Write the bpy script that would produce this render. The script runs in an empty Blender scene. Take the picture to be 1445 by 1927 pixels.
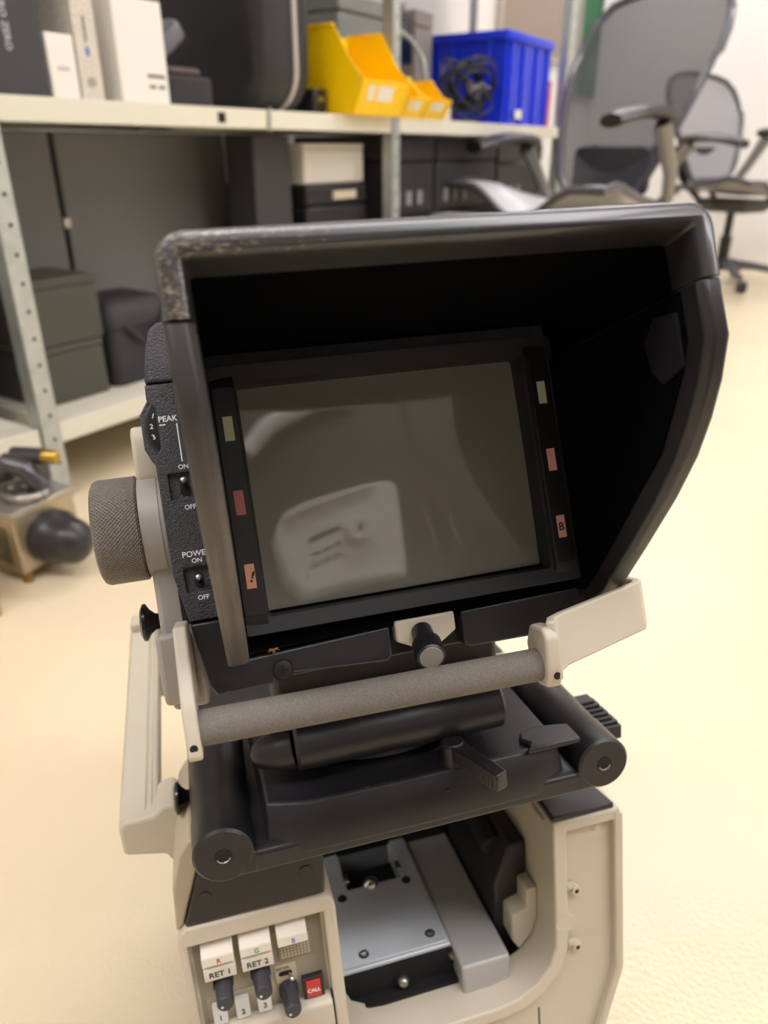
import bpy, bmesh, math, random
from mathutils import Vector, Matrix
random.seed(7)
scene = bpy.context.scene
COL = scene.collection

# ---------------------------------------------------------------- camera
F_PX, CX, CY, CAM_H, PITCH = 1400.0, 722.5, 963.5, 0.65, math.radians(26.0)
cam_data = bpy.data.cameras.new('camera')
cam = bpy.data.objects.new('camera', cam_data); COL.objects.link(cam)
cam.location = (0, 0, CAM_H); cam.rotation_euler = (math.radians(90) - PITCH, 0, 0)
cam_data.sensor_fit = 'HORIZONTAL'; cam_data.sensor_width = 36.0
cam_data.lens = 36.0 * F_PX / 1445.0
cam_data.clip_start = 0.01
cam_data.dof.use_dof = True; cam_data.dof.focus_distance = 0.355; cam_data.dof.aperture_fstop = 10.0
scene.camera = cam
# ---------------------------------------------------------------- world, exposure
world = bpy.data.worlds.new('world'); scene.world = world; world.use_nodes = True
world.node_tree.nodes['Background'].inputs[0].default_value = (0.95, 0.97, 1.0, 1)
world.node_tree.nodes['Background'].inputs[1].default_value = 0.25
vs = scene.view_settings
vs.view_transform = 'Standard'; vs.look = 'None'; vs.exposure = 1.1; vs.gamma = 1.0; vs.use_curve_mapping = False
CEIL = 2.65
LIGHT_POWER = 8.6            # emission strength of the ceiling panels
LIGHTS = [(x, y) for x in (-1.3, 0.9, 3.1) for y in (-0.3, 2.5, 4.9)]

# ---------------------------------------------------------------- frames
CAMP = Vector((0, 0, CAM_H))
AXR = Vector((1, 0, 0)); AXF = Vector((0, math.cos(PITCH), -math.sin(PITCH))); AXD = Vector((0, -math.sin(PITCH), -math.cos(PITCH)))
def ray(px, py): return AXR * ((px - CX) / F_PX) + AXD * ((py - CY) / F_PX) + AXF
RIGHT = Vector((0.965, 0.264, 0.03)).normalized()
def frame(down, origin):
    u = -Vector(down); u = (u - RIGHT * u.dot(RIGHT)).normalized(); n = RIGHT.cross(u)
    return Matrix(((RIGHT.x, u.x, n.x, origin.x), (RIGHT.y, u.y, n.y, origin.y), (RIGHT.z, u.z, n.z, origin.z), (0, 0, 0, 1)))
VFM = frame((0.139, -0.435, -0.89), CAMP + ray(733, 912) * 0.36414)   # viewfinder: x right, y up, z towards the viewer, origin at the tube face
BDM = frame((0.087, -0.195, -0.977), CAMP + ray(332, 1765) * 0.42)     # body: origin at the upper left corner of the control panel
SHE = Vector((0.546, 0.837, 0)).normalized(); SHP = Vector((-SHE.y, SHE.x, 0))
SHM = Matrix(((SHE.x, SHP.x, 0, -0.654), (SHE.y, SHP.y, 0, 1.405), (0, 0, 1, 0), (0, 0, 0, 1)))  # shelving: x along, y into the shelf, z up (m)
WM = Matrix.Identity(4)
def mm(*a): return tuple(v * 0.001 for v in a)

# ---------------------------------------------------------------- materials
MATS = {}
def s2l(c): return tuple((v / 12.92 if v <= 0.04045 else ((v + 0.055) / 1.055) ** 2.4) for v in c)
def hexc(h): return s2l(tuple(int(h[i:i + 2], 16) / 255 for i in (0, 2, 4)))
def mat(name, col, rough=0.5, metal=0.0, bump=0.0, scale=400.0, var=0.0, vscale=20.0, spec=0.5, coat=0.0, emit=0.0, alpha=1.0, sheen=0.0, coords='Object', bdist=0.0004):
    if name in MATS: return MATS[name]
    m = bpy.data.materials.new(name); m.use_nodes = True; nt = m.node_tree; b = nt.nodes['Principled BSDF']
    c = hexc(col) if isinstance(col, str) else col
    b.inputs['Base Color'].default_value = (*c, 1); b.inputs['Roughness'].default_value = rough
    b.inputs['Metallic'].default_value = metal; b.inputs['Specular IOR Level'].default_value = spec
    b.inputs['Coat Weight'].default_value = coat; b.inputs['Sheen Weight'].default_value = sheen
    b.inputs['Alpha'].default_value = alpha
    if emit: b.inputs['Emission Color'].default_value = (*c, 1); b.inputs['Emission Strength'].default_value = emit
    tc = None
    if bump or var:
        tc = nt.nodes.new('ShaderNodeTexCoord')
    if bump:
        n = nt.nodes.new('ShaderNodeTexNoise'); n.inputs['Scale'].default_value = scale; n.inputs['Detail'].default_value = 3
        nt.links.new(tc.outputs[coords], n.inputs['Vector'])
        bp = nt.nodes.new('ShaderNodeBump'); bp.inputs['Strength'].default_value = bump; bp.inputs['Distance'].default_value = bdist
        nt.links.new(n.outputs['Fac'], bp.inputs['Height']); nt.links.new(bp.outputs['Normal'], b.inputs['Normal'])
    if var:
        n = nt.nodes.new('ShaderNodeTexNoise'); n.inputs['Scale'].default_value = vscale; n.inputs['Detail'].default_value = 4
        nt.links.new(tc.outputs[coords], n.inputs['Vector'])
        r = nt.nodes.new('ShaderNodeValToRGB'); r.color_ramp.elements[0].position = 0.3; r.color_ramp.elements[1].position = 0.7
        r.color_ramp.elements[0].color = (*[v * (1 - var) for v in c], 1); r.color_ramp.elements[1].color = (*[min(1, v * (1 + var)) for v in c], 1)
        nt.links.new(n.outputs['Fac'], r.inputs['Fac']); nt.links.new(r.outputs['Color'], b.inputs['Base Color'])
    MATS[name] = m
    return m
def nodes(m): return m.node_tree.nodes, m.node_tree.links, m.node_tree.nodes['Principled BSDF']

# ---------------------------------------------------------------- mesh builder
class G:
    def __init__(self): self.v = []; self.f = []
    def add(self, vs, fs):
        o = len(self.v); self.v += [tuple(p) for p in vs]; self.f += [tuple(i + o for i in q) for q in fs]; return self
    def box(self, a, b):
        (x0, y0, z0), (x1, y1, z1) = a, b
        return self.add([(x0, y0, z0), (x1, y0, z0), (x1, y1, z0), (x0, y1, z0), (x0, y0, z1), (x1, y0, z1), (x1, y1, z1), (x0, y1, z1)],
                        [(0, 3, 2, 1), (4, 5, 6, 7), (0, 1, 5, 4), (1, 2, 6, 5), (2, 3, 7, 6), (3, 0, 4, 7)])
    def loft(self, rings, cap=True, closed=True):
        n = len(rings[0]); vs = [p for r in rings for p in r]; fs = []
        for k in range(len(rings) - 1):
            for i in range(n if closed else n - 1):
                j = (i + 1) % n
                fs.append((k * n + i, k * n + j, (k + 1) * n + j, (k + 1) * n + i))
        if cap:
            fs.append(tuple(range(n - 1, -1, -1))); fs.append(tuple((len(rings) - 1) * n + i for i in range(n)))
        return self.add(vs, fs)
    def prism(self, poly, a, b, axis='z'):
        put = {'z': lambda p, h: (p[0], p[1], h), 'x': lambda p, h: (h, p[0], p[1]), 'y': lambda p, h: (p[0], h, p[1])}[axis]
        return self.loft([[put(p, a) for p in poly], [put(p, b) for p in poly]])
    def frame_prism(self, outer, inner, a, b):           # plate with a hole, same number of points
        n = len(outer); vs = [(*p, a) for p in outer] + [(*p, a) for p in inner] + [(*p, b) for p in outer] + [(*p, b) for p in inner]; fs = []
        for i in range(n):
            j = (i + 1) % n
            fs += [(i, j, n + j, n + i), (2 * n + i, 3 * n + i, 3 * n + j, 2 * n + j), (i, 2 * n + i, 2 * n + j, j), (n + i, n + j, 3 * n + j, 3 * n + i)]
        return self.add(vs, fs)
    def lathe(self, p, axis, prof, n=28, cap=True):       # prof: (distance along axis, radius)
        p = Vector(p); a = Vector(axis).normalized(); t = Vector((0, 0, 1)) if abs(a.z) < 0.9 else Vector((1, 0, 0))
        e1 = a.cross(t).normalized(); e2 = a.cross(e1)
        rings = [[p + a * h + (e1 * math.cos(2 * math.pi * i / n) + e2 * math.sin(2 * math.pi * i / n)) * max(r, 1e-6) for i in range(n)] for h, r in prof]
        return self.loft(rings, cap)
    def cyl(self, p0, p1, r0, r1=None, n=24):
        p0 = Vector(p0); d = Vector(p1) - p0; return self.lathe(p0, d, [(0, r0), (d.length, r0 if r1 is None else r1)], n)
    def tube(self, path, r, n=10, flat=1.0, cap=True):
        path = [Vector(p) for p in path]; rings = []; prev = None
        for i, p in enumerate(path):
            d = (path[min(i + 1, len(path) - 1)] - path[max(i - 1, 0)]).normalized()
            if prev is None:
                t = Vector((0, 0, 1)) if abs(d.z) < 0.9 else Vector((1, 0, 0)); e1 = d.cross(t).normalized()
            else:
                e1 = (prev - d * prev.dot(d)).normalized()
            prev = e1; e2 = d.cross(e1); rr = r[i] if isinstance(r, (list, tuple)) else r
            rings.append([p + e1 * (rr * math.cos(2 * math.pi * k / n)) + e2 * (rr * flat * math.sin(2 * math.pi * k / n)) for k in range(n)])
        return self.loft(rings, cap)
    def mesh(self, name):
        me = bpy.data.meshes.new(name); me.from_pydata(self.v, [], self.f); me.validate()
        bm = bmesh.new(); bm.from_mesh(me); bmesh.ops.recalc_face_normals(bm, faces=bm.faces); bm.to_mesh(me); bm.free()
        return me
WORLD = {}
def link(name, data, mw, parent=None):
    o = bpy.data.objects.new(name, data); COL.objects.link(o); WORLD[o.name] = mw.copy()
    if parent is not None:
        o.parent = parent; o.matrix_basis = WORLD[parent.name].inverted() @ mw
    else:
        o.matrix_basis = mw
    return o
def shade(me, angle=38):
    me.shade_smooth(); me.set_sharp_from_angle(angle=math.radians(angle))
def build(g, name, m, parent=None, fm=WM, bevel=0.0, seg=2, scale=0.001, angle=38, cut=None, label=None):
    """Link a G as one mesh object. Coordinates in frame fm (millimetres unless scale=1)."""
    if scale != 1: g.v = [(x * scale, y * scale, z * scale) for x, y, z in g.v]
    me = g.mesh(name); me.materials.append(m)
    o = link(name, me, fm, parent)
    if cut:
        for c in cut:
            if scale != 1: c.v = [(x * scale, y * scale, z * scale) for x, y, z in c.v]
            co = bpy.data.objects.new('cutter', c.mesh('cutter')); COL.objects.link(co); co.matrix_world = fm
            md = o.modifiers.new('cut', 'BOOLEAN'); md.object = co; md.operation = 'DIFFERENCE'; md.solver = 'EXACT'
            bpy.context.view_layer.update()
            new = bpy.data.meshes.new_from_object(o.evaluated_get(bpy.context.evaluated_depsgraph_get()))
            o.modifiers.clear(); old = o.data; o.data = new; new.name = name; bpy.data.meshes.remove(old)
            cm = co.data; bpy.data.objects.remove(co); bpy.data.meshes.remove(cm)
        if not o.data.materials: o.data.materials.append(m)
    shade(o.data, angle)
    if bevel:
        md = o.modifiers.new('bevel', 'BEVEL'); md.width = bevel * (scale if scale != 1 else 1); md.segments = seg; md.limit_method = 'ANGLE'; md.angle_limit = math.radians(35)
        md.use_clamp_overlap = True
    if label: o['label'] = label
    return o
def text(s, name, m, parent, fm, pos, size, rot=None, align='LEFT', ext=0.00003, space=1.0, label=None):
    """flat lettering; pos and size in metres in frame fm; lies in the frame's xy plane unless rot is given"""
    c = bpy.data.curves.new(name, 'FONT'); c.body = s; c.size = size; c.align_x = align; c.extrude = ext; c.space_character = space; c.offset = size * 0.018; c.resolution_u = 3
    t = bpy.data.objects.new('tmp', c); COL.objects.link(t)
    bpy.context.view_layer.update()
    me = bpy.data.meshes.new_from_object(t.evaluated_get(bpy.context.evaluated_depsgraph_get())); me.name = name
    bpy.data.objects.remove(t); bpy.data.curves.remove(c)
    me.materials.clear(); me.materials.append(m)
    mw = fm @ Matrix.Translation(pos) @ (rot or Matrix.Identity(4))
    o = link(name, me, mw, parent)
    if label: o['label'] = label
    return o
def thing(name, label, cat, mw, group=None):
    o = link(name, None, mw); o.empty_display_size = 0.05
    return tag(o, label, cat, group)
def tag(o, label, cat, group=None):
    o['label'] = label; o['category'] = cat
    if group: o['group'] = group
    return o
def struct(o, label=None):
    o['kind'] = 'structure'
    if label: o['label'] = label
    return o
def rrect(x0, y0, x1, y1, r, n=4):
    pts = []
    for cx, cy, a0 in ((x1 - r, y1 - r, 0), (x0 + r, y1 - r, 90), (x0 + r, y0 + r, 180), (x1 - r, y0 + r, 270)):
        for k in range(n + 1):
            a = math.radians(a0 + 90 * k / n); pts.append((cx + r * math.cos(a), cy + r * math.sin(a)))
    return pts
def hit(px, py, fm, axis, val):
    """point of the frame (metres) where the sight line meets the plane axis=val"""
    inv = fm.inverted(); o = inv @ CAMP; d = inv.to_3x3() @ ray(px, py); t = (val - o[axis]) / d[axis]
    return o + d * t
# ================================================================ materials used
M_black = mat('black_textured_plastic', '38373b', 0.42, bump=1.0, scale=1100, bdist=0.0007)
M_blackp = mat('black_painted_metal', '1f1e21', 0.40, bump=0.12, scale=900, var=0.12, vscale=30)
M_rubber = mat('black_rubber', '201f21', 0.36, bump=0.1, scale=700, var=0.15, vscale=25)
M_felt = mat('black_felt', '050507', 0.95, spec=0.05, bump=0.6, scale=1500)
M_bezel = mat('dark_bezel_plastic', '1e1d1f', 0.55, bump=0.15, scale=1500)
M_strip = mat('tally_strip_plastic', '19181a', 0.35)
M_white = mat('white_print', 'e8e8ea', 0.5)
M_ink = mat('black_print', '151515', 0.5)
M_greenw = mat('pale_green_window', 'd0d2ae', 0.4)
M_pink = mat('pink_window', 'eea6a2', 0.4)
M_red_w = mat('dull_red_window', 'c67872', 0.4)
M_orange_w = mat('orange_window', 'd8977a', 0.4)
M_chrome = mat('polished_steel', 'd8d6d2', 0.15, metal=1.0)
M_steel = mat('brushed_steel', 'a6a39c', 0.35, metal=1.0)
M_dark = mat('dark_void', '0c0c0d', 0.8)
M_tan = mat('warm_grey_paint', 'c3b9a6', 0.42, bump=0.08, scale=900, var=0.03, vscale=12)
M_tanp = mat('panel_grey_beige', 'b5a88f', 0.5, bump=0.06, scale=900)
M_grip = mat('grey_foam_rubber', '6f6961', 0.75, bump=0.8, scale=1600, var=0.2, vscale=1300)
M_knurl = mat('grey_knob_metal', '7d766e', 0.42, metal=0.35)
M_cream = mat('cream_button_plastic', 'd8cfbf', 0.4)
M_knob = mat('dark_grey_knob', '35353a', 0.45)
M_callred = mat('red_lens', 'b3121f', 0.25, coat=0.4)
M_alu = mat('grey_anodised_metal', 'c0c6cc', 0.33, metal=0.2, bump=0.05, scale=600, var=0.05, vscale=15)
M_greyplate = mat('grey_cast_metal', 'b0aeab', 0.42, metal=0.1, bump=0.06, scale=500)
M_yoke = mat('light_grey_cast', '9e9891', 0.45, bump=0.05, scale=700)

# ================================================================ room
def room():
    m = mat('cream_resin_floor', 'dacaab', 0.24, bump=0.5, scale=220, var=0.035, vscale=3.0, coords='Object', bdist=0.0012)
    g = G().box((-3.5, -3.0, -0.1), (4.6, 6.5, 0.0)); struct(build(g, 'floor', m, scale=1))
    mw = mat('white_wall_paint', 'e9e7e4', 0.7, bump=0.1, scale=150)
    # wall behind the shelving (along the shelving) and the end wall across it
    g = G().box((-3.2, 0.62, 0), (4.7, 0.72, CEIL)); struct(build(g, 'wall_shelf_side', mw, None, SHM, scale=1))
    g = G().box((4.6, -3.6, 0), (4.7, 0.62, CEIL)); struct(build(g, 'wall_end', mw, None, SHM, scale=1))
    g = G().box((-3.5, -3.1, 0), (4.6, -3.0, CEIL)); struct(build(g, 'wall_near', mw, scale=1))
    g = G().box((4.6, -3.0, 0), (4.7, 6.5, CEIL)); struct(build(g, 'wall_right', mw, scale=1))
    g = G().box((-3.6, -3.0, 0), (-3.5, 6.5, CEIL)); struct(build(g, 'wall_left', mw, scale=1))
    mc = mat('white_ceiling', 'eeece8', 0.8)
    g = G().box((-3.5, -3.0, CEIL), (4.6, 6.5, CEIL + 0.1)); struct(build(g, 'ceiling', mc, scale=1))
    me = mat('lit_diffuser', (0.99, 0.965, 1.0), 0.5, emit=LIGHT_POWER); mf = mat('lamp_frame_white', 'dddddd', 0.5)
    for i, (x, y) in enumerate(LIGHTS):
        t = thing('ceiling_light', 'flat oblong ceiling light panel with white frame, %s row, %s' % (('near', 'middle', 'far')[i % 3], ('left column', 'centre column', 'right column')[i // 3]), 'ceiling light', Matrix.Translation((x, y, CEIL)), 'ceiling light panels')
        fm = Matrix.Translation((x, y, CEIL))
        sx, sy = 0.95, 0.18
        build(G().frame_prism(rrect(-sx - .025, -sy - .025, sx + .025, sy + .025, .01), rrect(-sx, -sy, sx, sy, .008), -0.03, 0.0), 'frame', mf, t, fm, scale=1)
        build(G().box((-sx, -sy, -0.022), (sx, sy, -0.015)), 'diffuser', me, t, fm, scale=1)
room()

# ================================================================ studio camera
FLOOR_PT = (BDM @ Vector(mm(141, -220, -120))); 
cam_root = thing('studio_camera', 'beige and black broadcast studio camera with hooded viewfinder standing on the floor', 'camera', Matrix.Translation((FLOOR_PT.x, FLOOR_PT.y, 0)))

def viewfinder():
    root = cam_root
    # ---- housing: three black shells with thin seams
    def outl(y0, y1):
        L = [(-97, 89), (-102, 86), (-105, 76), (-107.3, 61), (-107.5, 53.5), (-104, 49.5), (-104, 31), (-107.6, 26.5), (-107.2, -27), (-102.8, -50)]
        return L
    mid = [(-107.3, 60.4), (-107.5, 53.5), (-104, 49.5), (-104, 31), (-107.6, 26.5), (-107.2, -27), (-102.8, -50), (110, -50), (114, -27), (114, 60.4)]
    cuts = [G().box((-103, 6.5, -2.2), (-82, 18.6, 5)), G().box((-102, -36.5, -2.2), (-82, -25.2, 5)),
            G().box((-70, -54, -12), (77, 58, 5))]
    vf = build(G().prism(mid, -170, 0), 'viewfinder', M_black, root, VFM, bevel=1.0, cut=cuts)
    up = [(-98, 89), (-102.3, 86), (-105, 76), (-107.3, 61.2), (114, 61.2), (114, 82), (108, 89)]
    build(G().prism(up, -165, 0), 'top_cover', M_black, vf, VFM, bevel=1.6, seg=3)
    build(G().prism([(-106.6, 62), (-106, -51), (113, -51), (113, 62)], -160, -3.2), 'seam_gasket', M_dark, vf, VFM, cut=[G().box((-71, -55, -14), (78, 59, 5))])
    ledge = [(-106, 55), (-107.5, 53.8), (-111.5, 47.5), (-111.5, 31.5), (-108.6, 25), (-100, 25), (-100, 55)]
    build(G().prism(ledge, -40, -3), 'dial_housing', M_black, vf, VFM, bevel=0.8)
    build(G().lathe((-92, 41, -3), (0, 0, 1), [(0, 18.0), (1.2, 18.0), (1.5, 17.6)], 48), 'dial_surround', M_blackp, vf, VFM)
    dial = build(G().lathe((-92, 41, -2), (0, 0, 1), [(0, 16.9), (1.0, 16.9), (1.3, 16.5)], 48), 'peaking_dial', M_dark, vf, VFM)
    for s, a in (('1', 159), ('2', 178), ('3', 197)):
        a_ = math.radians(a); c = Vector((-92 + 14.9 * math.cos(a_), 41 + 14.9 * math.sin(a_), -0.6))
        text(s, 'lettering', M_white, vf, VFM, Vector(mm(c.x, c.y - 1.1, c.z)), 0.0031, Matrix.Rotation(a_ - math.pi, 4, 'Z'), 'CENTER')
    # lower housing with the notch in its lower edge
    lowL = [(-102.6, -50.9), (-98.2, -80), (-95, -85), (-69, -84.6), (-68, -81.5), (-60, -81.2), (-14, -84.4), (-11.6, -82), (-11, -68), (-80, -71), (-84, -68), (-85, -50.9)]
    build(G().prism(lowL, -60, 2.0), 'lower_cover', M_blackp, vf, VFM, bevel=0.9)
    lowR = [(25.5, -67), (26, -83.5), (28, -85), (96, -86), (104, -80), (110, -50.9), (100, -50.9), (99, -65.5)]
    build(G().prism(lowR, -60, 2.0), 'lower_cover', M_blackp, vf, VFM, bevel=0.9)
    build(G().box((-84, -84.5, -50), (60, -56, -8)), 'lower_chassis', M_blackp, vf, VFM, bevel=1)
    build(G().prism([(-86, -51), (-86, -68), (100, -69), (100, -51)], -8, 1.4), 'felt_sill', M_felt, vf, VFM)
    # latch bracket and thumbscrew
    build(G().prism([(-8.5, -66), (-8.5, -76), (2, -81), (12, -81), (22, -75), (22, -66)], -6, 3.2), 'latch_plate', M_tan, vf, VFM, bevel=1)
    tip = hit(812, 1238, VFM, 2, 0.024) * 1000
    base = Vector((4.5, -73, 3)); d = (tip - base).normalized(); L = (tip - base).length
    build(G().lathe(base, d, [(0, 5.2), (L - 12, 5.2)], 28), 'thumbscrew_shaft', M_blackp, vf, VFM)
    kn = G(); n = 32
    for k in range(n):                                             # crossed knurl ridges
        for s in (1, -1):
            a0 = 2 * math.pi * k / n
            t = Vector((0, 0, 1)); e1 = d.cross(t).normalized(); e2 = d.cross(e1); pts = []
            for h in range(5):
                a = a0 + s * h * 0.10; pts.append(base + d * (L - 11.5 + h * 2.6) + (e1 * math.cos(a) + e2 * math.sin(a)) * 6.7)
            kn.tube(pts, 0.42, 4)
    ks = build(G().lathe(base, d, [(L - 13, 5.6), (L - 12, 6.6), (L - 1, 6.6), (L - .2, 5.9)], 32), 'thumbscrew_knob', M_blackp, vf, VFM)
    build(kn, 'knurling', M_blackp, vf, VFM)
    build(G().lathe(base, d, [(L - .3, 5.7), (L, 5.5)], 32), 'thumbscrew_face', mat('worn_nickel', 'a49c8e', .5, metal=.2), vf, VFM)
    def screw(p, r, m_=M_blackp, fm=VFM, par=vf, ax=(0, 0, 1)):
        a = Vector(ax); g = G().lathe(p, ax, [(0, r), (0.8, r), (1.1, r * .8)], 20)
        s = build(g, 'screw', m_, par, fm)
        return s
    build(G().lathe((-64.3, -78.8, 1.2), (0, 0, 1), [(0, 5.2), (1.0, 5.2)], 28), 'screw_recess', M_dark, vf, VFM)
    screw((-64.3, -78.8, 2.2), 4.2)
    build(G().box((-66.8, -79.3, 3.2), (-61.8, -78.3, 3.5)).box((-64.8, -81.3, 3.2), (-63.8, -76.3, 3.5)), 'screw_cross_slot', M_dark, vf, VFM)
    build(G().lathe((83, -75, 1.8), (0, 0, 1), [(0, 3.4), (.6, 3.4)], 20), 'screw', M_blackp, vf, VFM)
    # ---- lettering and switches on the side panel
    z = 0.06
    T = lambda s, x, y, sz, al='LEFT': text(s, 'lettering', M_white, vf, VFM, Vector(mm(x, y, z)), sz, None, al)
    T('PEAK', -103.6, 42.9, 0.0037); T('ON', -97.9, 20.4, 0.0030); T('OFF', -97.6, 1.6, 0.0030)
    T('POWER', -101.9, -20.2, 0.0037); T('ON', -98.0, -23.2, 0.0030); T('OFF', -97.6, -40.4, 0.0030)
    build(G().box((-103.4, 41.2, 0), (-100.6, 41.8, z)), 'printed_mark', M_white, vf, VFM)
    build(G().box((-95.9, 23.8, 0), (-95.3, 41.6, z)), 'printed_line', M_white, vf, VFM)
    for (cx_, y0, y1, yb) in ((-96.2, 6.9, 18.0, 16.0), (-95.8, -36.0, -25.8, -29.0)):
        st = rrect(cx_ - 2.1, y0 + 1.0, cx_ + 2.1, y1 - 1.6, 2.05, 6)
        build(G().prism(st, -2.3, -1.9), 'switch_slot', M_dark, vf, VFM)
        build(G().lathe((cx_, yb - 3.2, -2.6), (0, .45, 1), [(0, 1.0), (3.5, 1.25), (5.2, 1.55), (6.4, 1.35), (6.9, .7)], 20), 'toggle_switch', M_chrome, vf, VFM)
    # ---- screen
    gm = bpy.data.materials.new('picture_tube_glass'); gm.use_nodes = True; nn, ll, b = nodes(gm)
    b.inputs['Base Color'].default_value = (*hexc('7a776d'), 1); b.inputs['Roughness'].default_value = 0.5
    b.inputs['Coat Weight'].default_value = 1.0; b.inputs['Coat Roughness'].default_value = 0.04; b.inputs['Coat IOR'].default_value = 1.85; b.inputs['Specular IOR Level'].default_value = 0.4
    g = G(); nx, ny = 14, 11; vs_ = []
    for j in range(ny + 1):
        for i in range(nx + 1):
            u, w = i / nx * 2 - 1, j / ny * 2 - 1
            vs_.append((3.7 + u * 71, 1.3 + w * 54, -4.5 + 4.5 * (1 - 0.55 * u * u) * (1 - 0.45 * w * w)))
    g.add(vs_, [(j * (nx + 1) + i, j * (nx + 1) + i + 1, (j + 1) * (nx + 1) + i + 1, (j + 1) * (nx + 1) + i) for j in range(ny) for i in range(nx)])
    build(g, 'screen', gm, vf, VFM, angle=80, label='grey-green glass picture tube face')
    # bezel
    O_ = rrect(-80.5, -60.5, 92.3, 64.2, 3.5); I1 = rrect(-68, -53, 75.2, 56, 2.0); I2 = rrect(-66.5, -51.5, 73.5, 54.5, 2.0)
    g = G(); g.loft([[(*p, -6) for p in O_], [(*p, 6.6) for p in O_], [(p[0] * .993, p[1] * .993, 8) for p in O_], [(*p, 6.5) for p in I1], [(*p, -0.5) for p in I2], [(*p, -6) for p in I2]], cap=False)
    bz = build(g, 'bezel', M_bezel, vf, VFM, angle=30)
    for side, x0, x1 in ((-1, -78.2, -68.4), (1, 77.2, 87.2)):
        g = G(); y0, y1 = -50.8, 53.8
        g.loft([[(x0 - .6, y0 - 6, 6.5), (x1 + .6, y0 - 6, 6.5), (x1 + .6, y1 + 6, 6.5), (x0 - .6, y1 + 6, 6.5)], [(x0 - .4, y0 - 1, 9.4), (x1 + .4, y0 - 1, 9.4), (x1 + .4, y1 + 1, 9.4), (x0 - .4, y1 + 1, 9.4)]])
        build(g, 'tally_bar', M_bezel, vf, VFM, bevel=.3)
        build(G().prism(rrect(x0, y0, x1, y1, 1.0), 9.3, 9.8), 'tally_strip', M_strip, vf, VFM, bevel=.15)
        xc = (-73.0 if side < 0 else 82.2)
        for k, yc in enumerate((34.9, 0.9, -32.9)):
            m_ = M_greenw if k == 0 else ((M_red_w, M_orange_w)[k - 1] if side < 0 else M_pink)
            build(G().box((xc - 2.2, yc - 5.6, 9.75), (xc + 2.2, yc + 5.6, 9.9)), 'tally_window', m_, vf, VFM)
        if side < 0: text('!', 'lettering', M_ink, vf, VFM, Vector(mm(xc, -35.5, 9.95)), 0.0072, Matrix.Rotation(-.35, 4, 'Z'), 'CENTER')
        else: text('B', 'lettering', M_ink, vf, VFM, Vector(mm(xc - .1, -34.8, 9.95)), 0.0055, None, 'CENTER')
    # ---- hood: top flap (U shaped) and two side flaps, lined with felt
    hx, cxm = 96, 4.0
    def uring(off, yt, z_, ycut=52.5, r=9):
        pts = []; x0, x1 = cxm - hx + off, cxm + hx - off; rr = max(1.5, r - off * .8); yt -= off
        pts.append((x0, ycut, z_)); pts.append((x0, yt - rr - 6, z_))
        for k in range(6): a = math.radians(180 - 90 * k / 5); pts.append((x0 + rr + rr * math.cos(a), yt - rr + rr * math.sin(a), z_))
        for k in range(1, 8): pts.append((x0 + rr + (x1 - x0 - 2 * rr) * k / 8, yt, z_))
        for k in range(6): a = math.radians(90 - 90 * k / 5); pts.append((x1 - rr + rr * math.cos(a), yt - rr + rr * math.sin(a), z_))
        pts.append((x1, yt - rr - 6, z_)); pts.append((x1, ycut, z_))
        return pts
    def ushell(st):                                            # stations: (off_out, off_in, ytop, z)
        g = G(); rings = []
        for oo, oi, yt, z_ in st:
            rings.append(uring(oo, yt, z_) + uring(oi, yt, z_)[::-1])
        g.loft(rings); return g
    M_hood = hood_material(); nodes(M_hood)[2].inputs['Coat Roughness'].default_value = 0.16
    top = build(ushell([(0.5, 5, 79, 1), (0.2, 5, 79.8, 110), (0.2, 10, 79.9, 111.5), (0, 9.6, 80, 121), (0.0, 9.0, 80, 124.4), (0.5, 8.4, 80, 126.4), (1.6, 7.6, 80, 127.8), (3.2, 6.6, 80, 128.3)]), 'hood_top_flap', M_hood, vf, VFM, angle=30)
    build(ushell([(5.2, 8.5, 79, 2), (5.2, 8.5, 79.8, 111)]), 'felt_lining', M_felt, vf, VFM, angle=30)
    prof = [(52.0, 127.3), (31.5, 127.8), (17, 121), (4, 112.2), (-9, 101.2), (-24.4, 84), (-46, 55.8), (-66, 28.5), (-70, 20), (-70.5, 1.5), (52, 1.5)]
    prin = [(50.8, 116), (33, 116), (22, 111), (10, 102.5), (-6, 90), (-19.5, 72), (-38, 48.5), (-60, 20), (-66, 10), (-66.5, 2), (50.8, 2)]
    for sgn in (-1, 1):
        xo = cxm + sgn * hx; xi = xo - sgn * 9.5
        lo = 0 if sgn > 0 else 3.5                              # the left flap leans in slightly towards its lower tip
        def X(x, y): return x + lo * max(0, (51 - y) / 121)
        g = G()
        def P(y, z_, x): return (X(x, y), y, z_)
        yz_o = prof
        inset = []
        n = len(prof)
        r1 = [P(y, z_, xi) for y, z_ in prof]; r2 = [P(y, z_, xi + sgn * 4.0) for y, z_ in prof]; r3 = [P(y, z_, xo) for y, z_ in prof]
        def shr(k, dz): return [(y, z_ - (dz if i < 9 else 0)) for i, (y, z_) in enumerate(prof)]
        g.loft([[P(y, z_, xi) for y, z_ in shr(0, 3.0)], [P(y, z_, xi + sgn * 2.6) for y, z_ in prof], [P(y, z_, xo - sgn * 1.6) for y, z_ in prof], [P(y, z_, xo) for y, z_ in shr(0, 2.0)]])
        build(g, 'hood_side_flap', M_rubber if sgn > 0 else worn_material(), vf, VFM, bevel=.7, angle=30)
        g = G(); g.loft([[P(y, z_, xi - sgn * .9) for y, z_ in prin], [P(y, z_, xi + sgn * .5) for y, z_ in prin]])
        build(g, 'felt_lining', M_felt, vf, VFM)
    xi = cxm + hx - 9.5
    tab = [(44, 114), (46, 100), (38, 92), (26, 94), (20, 100), (24, 114)]
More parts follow.
